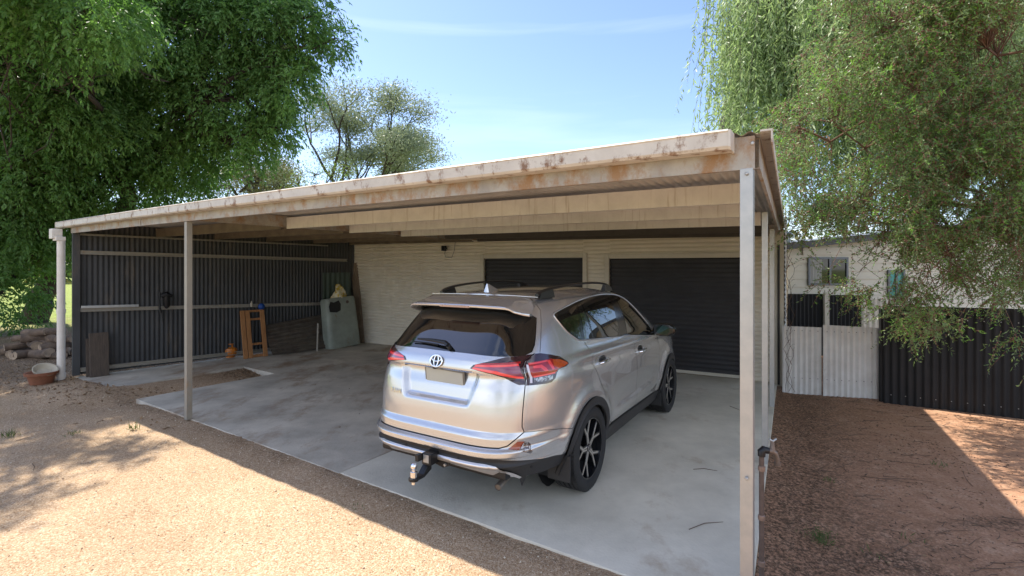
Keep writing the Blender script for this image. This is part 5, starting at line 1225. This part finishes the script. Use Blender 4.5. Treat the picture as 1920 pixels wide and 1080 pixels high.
# sparse grey-green tree standing in the sky
def sparse_tree(name,label,bx,by,h,spread,mats,nb=9,leafl=.16,leafw=.05,seed=3,clus=26,r0=.28,depth=4,fork=.38,csz=.42,open_=.55):
    e=empty(name,(bx,by,0),0,label,'tree'); wood=MB(); LV=Leaves(); tips=[]
    rs=np.random.default_rng(seed)
    def br(p,d,L_,r,k):
        n=5; pts=[p]; dd=d.copy()
        for i in range(n): dd=unit(dd+rs.normal(size=3)*.10+np.array([0,0,.03])); pts.append(pts[-1]+dd*L_/n)
        wood.tube([tuple(q) for q in pts],np.linspace(r,r*.62,n+1),7 if k<2 else 4,cap=False)
        if k>=depth: tips.append(pts[-1]); tips.append(pts[3]); return
        m=rs.integers(2,4) if k else nb
        for j in range(m):
            st=pts[-1] if j<2 and k else pts[rs.integers(2,n+1)]
            ax=unit(rs.normal(size=3)*np.array([1,1,.45]) if k else np.array([math.cos(j*2.4),math.sin(j*2.4),.0]))
            nd=unit(dd*(.75 if k else .62)+ax*open_*(1.25 if k==0 else 1)); br(st,nd,L_*(.62+.2*rs.random()),r*.58,k+1)
    base_=np.array([bx,by,-.3]); br(base_,np.array([.02,0,1.]),h*fork,r0,0)
    T=np.array(tips); s=(h)/(T[:,2].max()+.5)
    for t in T:
        n=clus; q=t+rs.normal(size=(n,3))*csz*np.array([1,1,.45]); LV.add(q,rs.normal(size=(n,3))+np.array([0,0,-.3]),leafl*(.6+.8*rs.random(n)),leafw)
    o=obj('trunk',wood,M['bark'],smooth=True);o.parent=e;o.matrix_parent_inverse=Matrix.Translation(-e.location)
    o=LV.build('crown',mats);o.parent=e;o.matrix_parent_inverse=Matrix.Translation(-e.location); print(name,'tips',len(tips),'top',T[:,2].max(),'x',T[:,0].min(),T[:,0].max()); return e
sparse_tree('sparse_tree','thin grey-green tree with visible dark branches against the sky behind the carport roof',-9.5,30,13.6,4,M['leaf_far'],nb=8,clus=220,leafl=.16,leafw=.06,seed=5,csz=.52,fork=.36,r0=.26,open_=.50)
def blob_tree(name,label,base_,fork,r,blobs,m,n_=420,leafl=.16,leafw=.04,cat='tree',grp=None,down=.3):
    e=empty(name,(base_[0],base_[1],0),0,label,cat,grp); wood=MB(); wood.tube(curved((base_[0],base_[1],-.3),fork,0,.5),np.linspace(r,r*.6,8),8); LV=Leaves()
    for c,rr in blobs:
        wood.tube(curved(fork,c,.05,.8),np.linspace(r*.5,.02,8),6); n=int(30*rr*rr)+4; P,d=blobpts(c,rr,n,.2)
        for i in range(min(8,n)): wood.tube(curved(c,P[i],.02,.8,3),[.03,.02,.015,.006],4,cap=False)
        k=int(n_*rr*rr/n)+1; Q=np.repeat(P,k,0)+RNG.normal(size=(n*k,3))*.26*np.array([1,1,.6]); LV.add(Q,RNG.normal(size=(n*k,3))+np.array([0,0,-down]),leafl*(.6+.8*rnd(n*k)),leafw)
    o=obj('trunk',wood,M['bark'],smooth=True);o.parent=e;o.matrix_parent_inverse=Matrix.Translation(-e.location)
    o=LV.build('crown',m);o.parent=e;o.matrix_parent_inverse=Matrix.Translation(-e.location); return e
g4=atd(480,420,26); blob_tree('olive_tree','olive-brown bushy tree between the dark tree and the sparse tree',(g4.x,26),tuple(atd(480,380,26)),.25,[B3(470,235,26,1.3),B3(500,300,26,1.7),B3(440,320,26,1.6),B3(520,345,25,1.4),B3(400,350,26,1.5),B3(455,270,26.5,1.2)],M['leaf_olive'],900,.15,.04)
g5=atd(600,350,24); blob_tree('light_shrub','pale green shrub top peeping over the carport roof left of the sparse tree',(g5.x,24),tuple(atd(590,380,24)),.1,[B3(590,328,24,.75),B3(625,325,24,.6),B3(560,345,24,.7),B3(650,315,25,.6)],M['leaf_light'],900,.10,.03,'shrub')
# willow
def willow():
    e=empty('willow_tree',(5.5,13.7,0),0,'weeping willow with long hanging strands behind the garage and house roof','tree'); wood=MB(); LV=Leaves()
    f=(5.7,12.6,6.2); wood.tube(curved((5.5,13.7,-.2),f,0,.6),np.linspace(.38,.24,8),12)
    heads=[(5.3,10.6,8.2),(6.4,9.6,8.6),(7.6,10.4,8.4),(8.6,11.2,8.2),(6.6,11.8,9.2),(5.2,9.8,7.2),(9.4,10.2,7.4),(7.4,9.2,7.2),(10.5,11,8),(6.2,8.9,6.6),(11.5,10.5,7)]
    starts=[]
    for h in heads:
        L_=curved(f,h,.10,.7,7); wood.tube(L_,np.linspace(.12,.035,8),7)
        for i in range(9):
            t=np.array(h)+rdir(1)[0]*np.array([1.0,.8,.6]); wood.tube(curved(L_[RNG.integers(4,8)],t,.12,.8,4),[.03,.022,.016,.01,.005],4,cap=False)
        n=250; s=np.array(h)+rdir(n)*((.25+.75*rnd(n,1))*np.array([[1.25,1.0,.75]])); starts.append(s)
    Sx=np.concatenate(starts); n=len(Sx); Ls=1.6+3.0*rnd(n)
    Ls=np.minimum(Ls,Sx[:,2]-2.75-.4*rnd(n)); swing=np.clip(RNG.normal(size=(n,3)),-1.4,1.4)*np.array([.10,.12,0]); swing[:,0]-=.04
    k=46
    for j in range(k):
        t=(j+.5)/k; B=Sx+swing*(Ls*t**1.3)[:,None]+np.array([0,0,-1.])*(Ls*t)[:,None]+RNG.normal(size=(n,3))*.015
        d=np.array([0,0,-1.])*1.0+RNG.normal(size=(n,3))*np.array([.70,.70,.30])
        LV.add(B,d,.15*(.7+.6*rnd(n)),.025+.013*rnd(n))
    for i in range(0,n,3):
        p=Sx[i]; wood.tube([tuple(p),tuple(p+swing[i]*Ls[i]*.4+np.array([0,0,-.5*Ls[i]])),tuple(p+swing[i]*Ls[i]+np.array([0,0,-Ls[i]]))],[.004,.003,.002],3,cap=False)
    # one strand nearer the viewer at the top of the picture
    for (px,d_) in ((1362,7.0),(1376,7.1)):
        p=np.array(atd(px,-140,d_)); L_=1.0+.35*(px>1370); m=60
        t=rnd(m)*L_; B=p+np.array([[.0,0,-1.]])*t[:,None]*1.15; LV.add(B,np.array([0,0,-1.])+RNG.normal(size=(m,3))*.4,.10,.018)
    o=obj('trunk',wood,M['bark'],smooth=True);o.parent=e;o.matrix_parent_inverse=Matrix.Translation(-e.location)
    o=LV.build('crown',M['leaf_willow']);o.parent=e;o.matrix_parent_inverse=Matrix.Translation(-e.location)
willow()
# fine-leaved tree hanging into the right of the frame
def teatree():
    e=empty('tea_tree',(8.3,6.4,0),0,'fine-leaved tree with brown seed capsules hanging over the right side','tree'); wood=MB(); LV=Leaves()
    trunk=(8.3,6.4,0); f=(7.9,6.2,3.0); wood.tube(curved((8.3,6.4,-.2),f,0,.5),np.linspace(.24,.17,8),12)
    outline=[(1560,-60),(1520,90),(1452,190),(1440,250),(1455,330),(1500,385),(1480,430),(1520,470),(1540,525),(1600,545),(1650,560),(1690,625),(1735,630),(1760,590),(1800,615),(1830,545),(1880,565),(1960,530),(1990,-60)]
    ox=[p[0] for p in outline]; oy=[p[1] for p in outline]
    N_=8500; X=1430+560*rnd(N_); Y=-60+700*rnd(N_); ok_=inp(outline,X,Y)
    prob=np.where(Y>560,.16,np.where(Y>440,np.where(X>1620,.26,.17),.60)); prob=np.where(X<1530,prob*.42,np.where((X<1720)&(Y<460),prob*.6,prob))
    cl=fbm(X/55,Y/55,77,3); ok_&=(rnd(N_)<prob)&(cl>.40)
    X=X[ok_];Y=Y[ok_]; n=min(len(X),2400); X=X[:n];Y=Y[:n]
    dd=4.9+1.9*rnd(n)+(1960-X)/900; P=np.stack([(X-960)/F_PX*dd,dd,CAMH+(YH-Y)/F_PX*dd],1)
    ex=[(1455,205,5.8),(1442,248,5.8),(1462,300,5.8),(1548,515,5.6),(1620,540,5.5),(1700,600,5.3),(1738,615,5.3),(1795,600,5.2),(1860,540,5.0),(1906,628,4.8),(1925,640,4.8)]
    P=np.concatenate([P,np.array([tuple(atd(a,b,c)) for a,b,c in ex])]); n=len(P)
    # limbs: gather clusters on main limbs
    limbs=[]
    for (a,b,c) in ((1650,60,6.1),(1560,230,6.2),(1600,400,6.0),(1720,170,5.8),(1800,330,5.6),(1850,90,5.6),(1780,470,5.5),(1500,240,6.4),(1880,430,5.3)):
        L_=curved(f,tuple(atd(a,b,c)),.05,.8,8); limbs+=L_[2:]; wood.tube(L_,np.linspace(.045,.010,9),7)
    LA=np.array(limbs)
    for i in range(0,n,2):
        j=np.argmin(((LA-P[i])**2).sum(1)+RNG.random(len(LA))*.15); wood.tube(curved(LA[j],P[i],.03,.9,4),[.007,.005,.004,.003,.0015],4,cap=False)
    tw=6; Q=np.repeat(P,tw,0)+RNG.normal(size=(n*tw,3))*.05; D=unit(RNG.normal(size=(n*tw,3))*np.array([.8,.8,.45])+np.array([-.30,-.1,-.50])); m=len(Q); TL=.16+.20*rnd(m)
    light=rnd(m)<.22; pale=light
    k=22
    for j in range(k):
        t=(j+1)/k; B=Q+D*(TL*t)[:,None]+np.array([0,0,-1.])*(TL*t*t*.35)[:,None]; Dk=unit(D+np.array([0,0,-.6*t])); d=Dk*.55+RNG.normal(size=(m,3))*.62
        for mi,msk in ((0,~light),(1,light)): LV.add(B[msk],d[msk],(.034+.020*rnd(msk.sum())),.0120,mi)
    for i in range(0,m,2):
        p=Q[i]; q=p+D[i]*TL[i]+np.array([0,0,-.35*TL[i]]); wood.tube([tuple(p),tuple((p+q)/2+np.array([0,0,.02])),tuple(q)],[.0022,.0018,.001],3,cap=False)
    # capsules: small rounded pods as octahedra
    sel=np.where(rnd(m)<.62)[0]; cs=[]
    for j in range(8): t=rnd(len(sel))*.95; cs.append(Q[sel]+D[sel]*(TL[sel]*t)[:,None]+np.array([0,0,-1.])*(TL[sel]*t*t*.35)[:,None]+RNG.normal(size=(len(sel),3))*.006)
    cs=np.concatenate(cs); r=(.0075+.004*rnd(len(cs)))[:,None]
    o6=np.array([[1,0,0],[-1,0,0],[0,1,0],[0,-1,0],[0,0,1],[0,0,-1]],float); vv=(cs[:,None,:]+o6[None]*r[:,:,None]).reshape(-1,3)
    ff=np.array([[0,2,4],[2,1,4],[1,3,4],[3,0,4],[2,0,5],[1,2,5],[3,1,5],[0,3,5]]); ff=(np.arange(len(cs))[:,None,None]*6+ff[None]).reshape(-1,3)
    for nm,o in (('trunk',obj('trunk',wood,M['bark_red'],smooth=True)),('crown',LV.build('crown',[M['leaf_tea'],M['leaf_tea_light']])),('seed_capsules',npmesh('seed_capsules',vv,ff,M['capsule']))):
        o.parent=e;o.matrix_parent_inverse=Matrix.Translation(-e.location)
    o['kind']='stuff' if 0 else ''
    del o['kind']
teatree()
# two trees behind the viewer, seen mirrored in the car
blob_tree('grey_tree','tall grey-green tree across the yard behind the viewpoint on the left',(-9,-19),(-9,-19,3),.3,[((-9,-19,6.5),2.6),((-11,-19,5),2),((-7,-20,5.2),2.1)],M['leaf_far'],500,.2,.07)
blob_tree('grey_tree','round grey-green tree across the yard behind the viewpoint on the right',(4,-22),(4,-22,3),.3,[((4,-22,6),2.6),((6.3,-22,5),2.1),((2,-21,5),1.9)],M['leaf_far'],500,.2,.07)
# trees and grass on the horizon behind
LV=Leaves()
for i in range(70):
    a=-1.25+2.5*i/70; d=95+40*random.random(); c=np.array([math.sin(a)*d,math.cos(a)*d,0]); h=5+5*random.random()
    n=260; q=c+rdir(n)*np.array([6,4,h*.55])*((.4+.6*rnd(n))[:,None])+np.array([0,0,h*.5]); LV.add(q,RNG.normal(size=(n,3)),1.1,.8)
o=LV.build('distant_trees',M['leaf_olive']); tag(o,'low line of distant trees on the horizon beyond the paddock','trees',kind='stuff')
# ------------------------------------------------------------------ small things on the ground
def gz(x,y): return ground_height(np.array([x]),np.array([y]))[0] if not (inpoly(np.array([x]),np.array([y]),SLAB_L)[0] or inpoly(np.array([x]),np.array([y]),SLAB_R)[0]) else .003
def stones():
    n=30000; x=-7+11*rnd(n); y=.9+6.5*rnd(n); fr_=(x-RP.x)*NFR.x+(y-RP.y)*NFR.y; rt_=(x-RP.x)*NR_.x+(y-RP.y)*NR_.y
    k=(fr_>.03)&((rt_<.4)|(rnd(n)<.25))&((rnd(n)<np.exp(-np.abs(fr_)/.35)+.35)); x=x[k];y=y[k]; z=ground_height(x,y); n=len(x)
    r=(.0028+.0060*rnd(n)**3); p=np.stack([x,y,z+r*.25],1)
    o6=np.array([[1,0,0],[-.9,.1,0],[0,1,.1],[.1,-1,0],[0,.1,.8],[0,0,-.8]],float); sc=(.7+.6*rnd(n,6,3)); a=rnd(n)*6.28; ca_,sa_=np.cos(a)[:,None],np.sin(a)[:,None]
    v=o6[None]*sc; v=np.stack([v[...,0]*ca_-v[...,1]*sa_,v[...,0]*sa_+v[...,1]*ca_,v[...,2]],-1)*r[:,None,None]+p[:,None]
    ff=np.array([[0,2,4],[2,1,4],[1,3,4],[3,0,4],[2,0,5],[1,2,5],[3,1,5],[0,3,5]]); ff=(np.arange(n)[:,None,None]*6+ff[None]).reshape(-1,3)
    mi=np.repeat((rnd(n)*3).astype(int),8)
    o=npmesh('gravel_stones',v.reshape(-1,3),ff,[mat('stone_tan',(.50,.38,.27),.9),mat('stone_pale',(.62,.54,.42),.85),mat('stone_brown',(.30,.20,.13),.9)],midx=mi); tag(o,'loose gravel stones scattered over the driveway','gravel',kind='stuff')
stones()
def litter():
    LV=Leaves(); wd=MB()
    def inright(n): 
        x=1.5+5.5*rnd(n); y=1.6+6.3*rnd(n); rt_=(x-RP.x)*NR_.x+(y-RP.y)*NR_.y; k=(rt_>.18)&(y<7.6); return x[k],y[k],rt_[k]
    x,y,rt_=inright(16000); dn=fbm(x*1.1,y*2.0,61,4); k=rnd(len(x))<np.clip(np.exp(-rt_/.8)+np.clip((dn-.47)*5,0,1)*.75+.05,0,1); x=x[k];y=y[k]; n=len(x); z=ground_height(x,y)+.004
    D=RNG.normal(size=(n,3))*np.array([1,1,.18]); LV.add(np.stack([x,y,z],1),D,.014+.028*rnd(n),.004+.006*rnd(n),(0))
    x,y,rt_=inright(1500); n=len(x); z=ground_height(x,y)+.006; D=RNG.normal(size=(n,3))*np.array([1,1,.1]); LV.add(np.stack([x,y,z],1),D,.02+.02*rnd(n),.010,1)
    # left, around the pit, pots and woodpile
    for (px,py,sx,sy,n) in ((478,695,.28,.16,420),(300,735,.7,.25,260),(170,735,.7,.35,300),(80,690,.8,.8,600),(60,720,.8,.4,300),(300,790,.5,.2,60)):
        c=at(px,py); x=c.x+RNG.normal(size=n)*sx; y=c.y+RNG.normal(size=n)*sy
        k=~(inpoly(x,y,SLAB_L)|inpoly(x,y,SLAB_R)); x=x[k];y=y[k]; n=len(x); z=ground_height(x,y)+.006
        LV.add(np.stack([x,y,z],1),RNG.normal(size=(n,3))*np.array([1,1,.35]),.03+.04*rnd(n),.015+.012*rnd(n),(rnd(1)[0]<.6)*1)
    n=26; x=-4+5*rnd(n); y=4+5*rnd(n); k=inpoly(x,y,SLAB_L)|inpoly(x,y,SLAB_R); LV.add(np.stack([x[k],y[k],np.full(k.sum(),.006)],1),RNG.normal(size=(k.sum(),3))*np.array([1,1,.1]),.03,.012,0)
    o=LV.build('leaf_litter',[M['twig'],M['litter']]); tag(o,'dry leaves and bark bits on the dirt beside the slab','leaf litter',kind='stuff')
    T=MB()
    x,y,rt_=inright(420)
    for i in range(len(x)):
        L_=.08+.40*random.random()**2; a=random.uniform(-.7,.7)+(math.pi/2 if random.random()<.15 else 0); p=[]
        bend=random.uniform(-.3,.3)
        for j in range(5):
            t=j/4; xx=x[i]+math.cos(a+bend*t)*L_*t; yy=y[i]+math.sin(a+bend*t)*L_*t*.9; p.append((xx,yy,0))
        zz=ground_height(np.array([q[0] for q in p]),np.array([q[1] for q in p])); T.tube([(q[0],q[1],float(z_)+.006+.006*(j==2)) for j,(q,z_) in enumerate(zip(p,zz))],[.003,.0026,.002,.0016,.001],4,cap=False)
    for (a,b,c,d) in ((170,868,300,862),(95,870,165,855),(700,860,780,905)): pass
    for (a,b,c,d) in ((1292,994,1356,980),(1300,881,1345,884),(1368,762,1398,775)):
        p=at(a,b);q=at(c,d); m_=(p+q)/2+Vector((.0,.03,0)); T.tube([(p.x,p.y,.006),(m_.x,m_.y,.008),(q.x,q.y,.006)],[.003,.003,.0015],4)
    for (a,b,c,d) in ((60,862,62,875),(610,880,640,900),(30,822,55,815)):
        p=at(a,b);q=at(c,d); T.tube([(p.x,p.y,gz(p.x,p.y)+.006),((p.x+q.x)/2+.02,(p.y+q.y)/2,gz((p.x+q.x)/2,(p.y+q.y)/2)+.012),(q.x,q.y,gz(q.x,q.y)+.006)],[.003,.003,.0015],4)
    o=obj('fallen_twigs',T,M['twig']); tag(o,'fallen twigs strewn across the red dirt and slab','twigs',kind='stuff')
litter()
for px,py,h,n,lab in ((18,820,.10,46,'low green grass tuft at the left edge of the gravel'),(252,806,.13,26,'upright thin green weed on the gravel near the left post'),(137,816,.06,24,'tiny green weed with a dry twig on the left gravel'),(66,700,.10,40,'green grass tuft by the terracotta pot'),
                    (1541,1010,.07,34,'feathery green weed on the dirt right of the tap'),(1706,1003,.05,10,'small single weed on the red dirt'),(1644,1040,.05,10,'small weed near the bottom edge of the red dirt'),(1555,895,.04,18,'tiny weed in the leaf litter beside the slab'),(670,955,.03,12,'tiny green blades in the sunlit gravel'),(1760,868,.05,22,'small green sprig on the dirt near the sunlit strip')):
    p=at(px,py,-.03); LV=Leaves(); m_=np.array([[p.x,p.y,gz(p.x,p.y)]])+RNG.normal(size=(n,3))*np.array([.035,.035,0]); LV.add(m_,RNG.normal(size=(n,3))*np.array([.5,.5,.1])+np.array([0,0,1.]),h*(.6+.7*rnd(n)),.006)
    if 'feathery' in lab:
        m2=np.repeat(m_,6,0)+np.concatenate([RNG.normal(size=(n*6,2))*.03,rnd(n*6,1)*.09],1); LV.add(m2,RNG.normal(size=(n*6,3)),.03,.004)
    o=LV.build('weed',M['grass']); tag(o,lab,'weed')
# dead vine on the garage corner
V_=MB(); c0=at(1474,733)
for k in range(3):
    pts=[]; x0=c0.x+random.uniform(-.05,.08)
    for i in range(26):
        z=i/25*(2.45-.2*k); pts.append((x0+.05*math.sin(i*.9+k*2)+random.uniform(-.02,.02),c0.y-.05+random.uniform(-.02,.02),z))
    V_.tube(pts,.0032,4,cap=False)
    for p in pts[3:-2:2]:
        q=(p[0]+random.uniform(-.09,.09),p[1]-random.uniform(0,.05),p[2]+random.uniform(-.04,.10)); V_.tube([p,((p[0]+q[0])/2,q[1],(p[2]+q[2])/2+.03),q],.002,3,cap=False)
o=obj('dead_vine',V_,M['twig']); tag(o,'dry leafless vine climbing the white garage corner','vine')
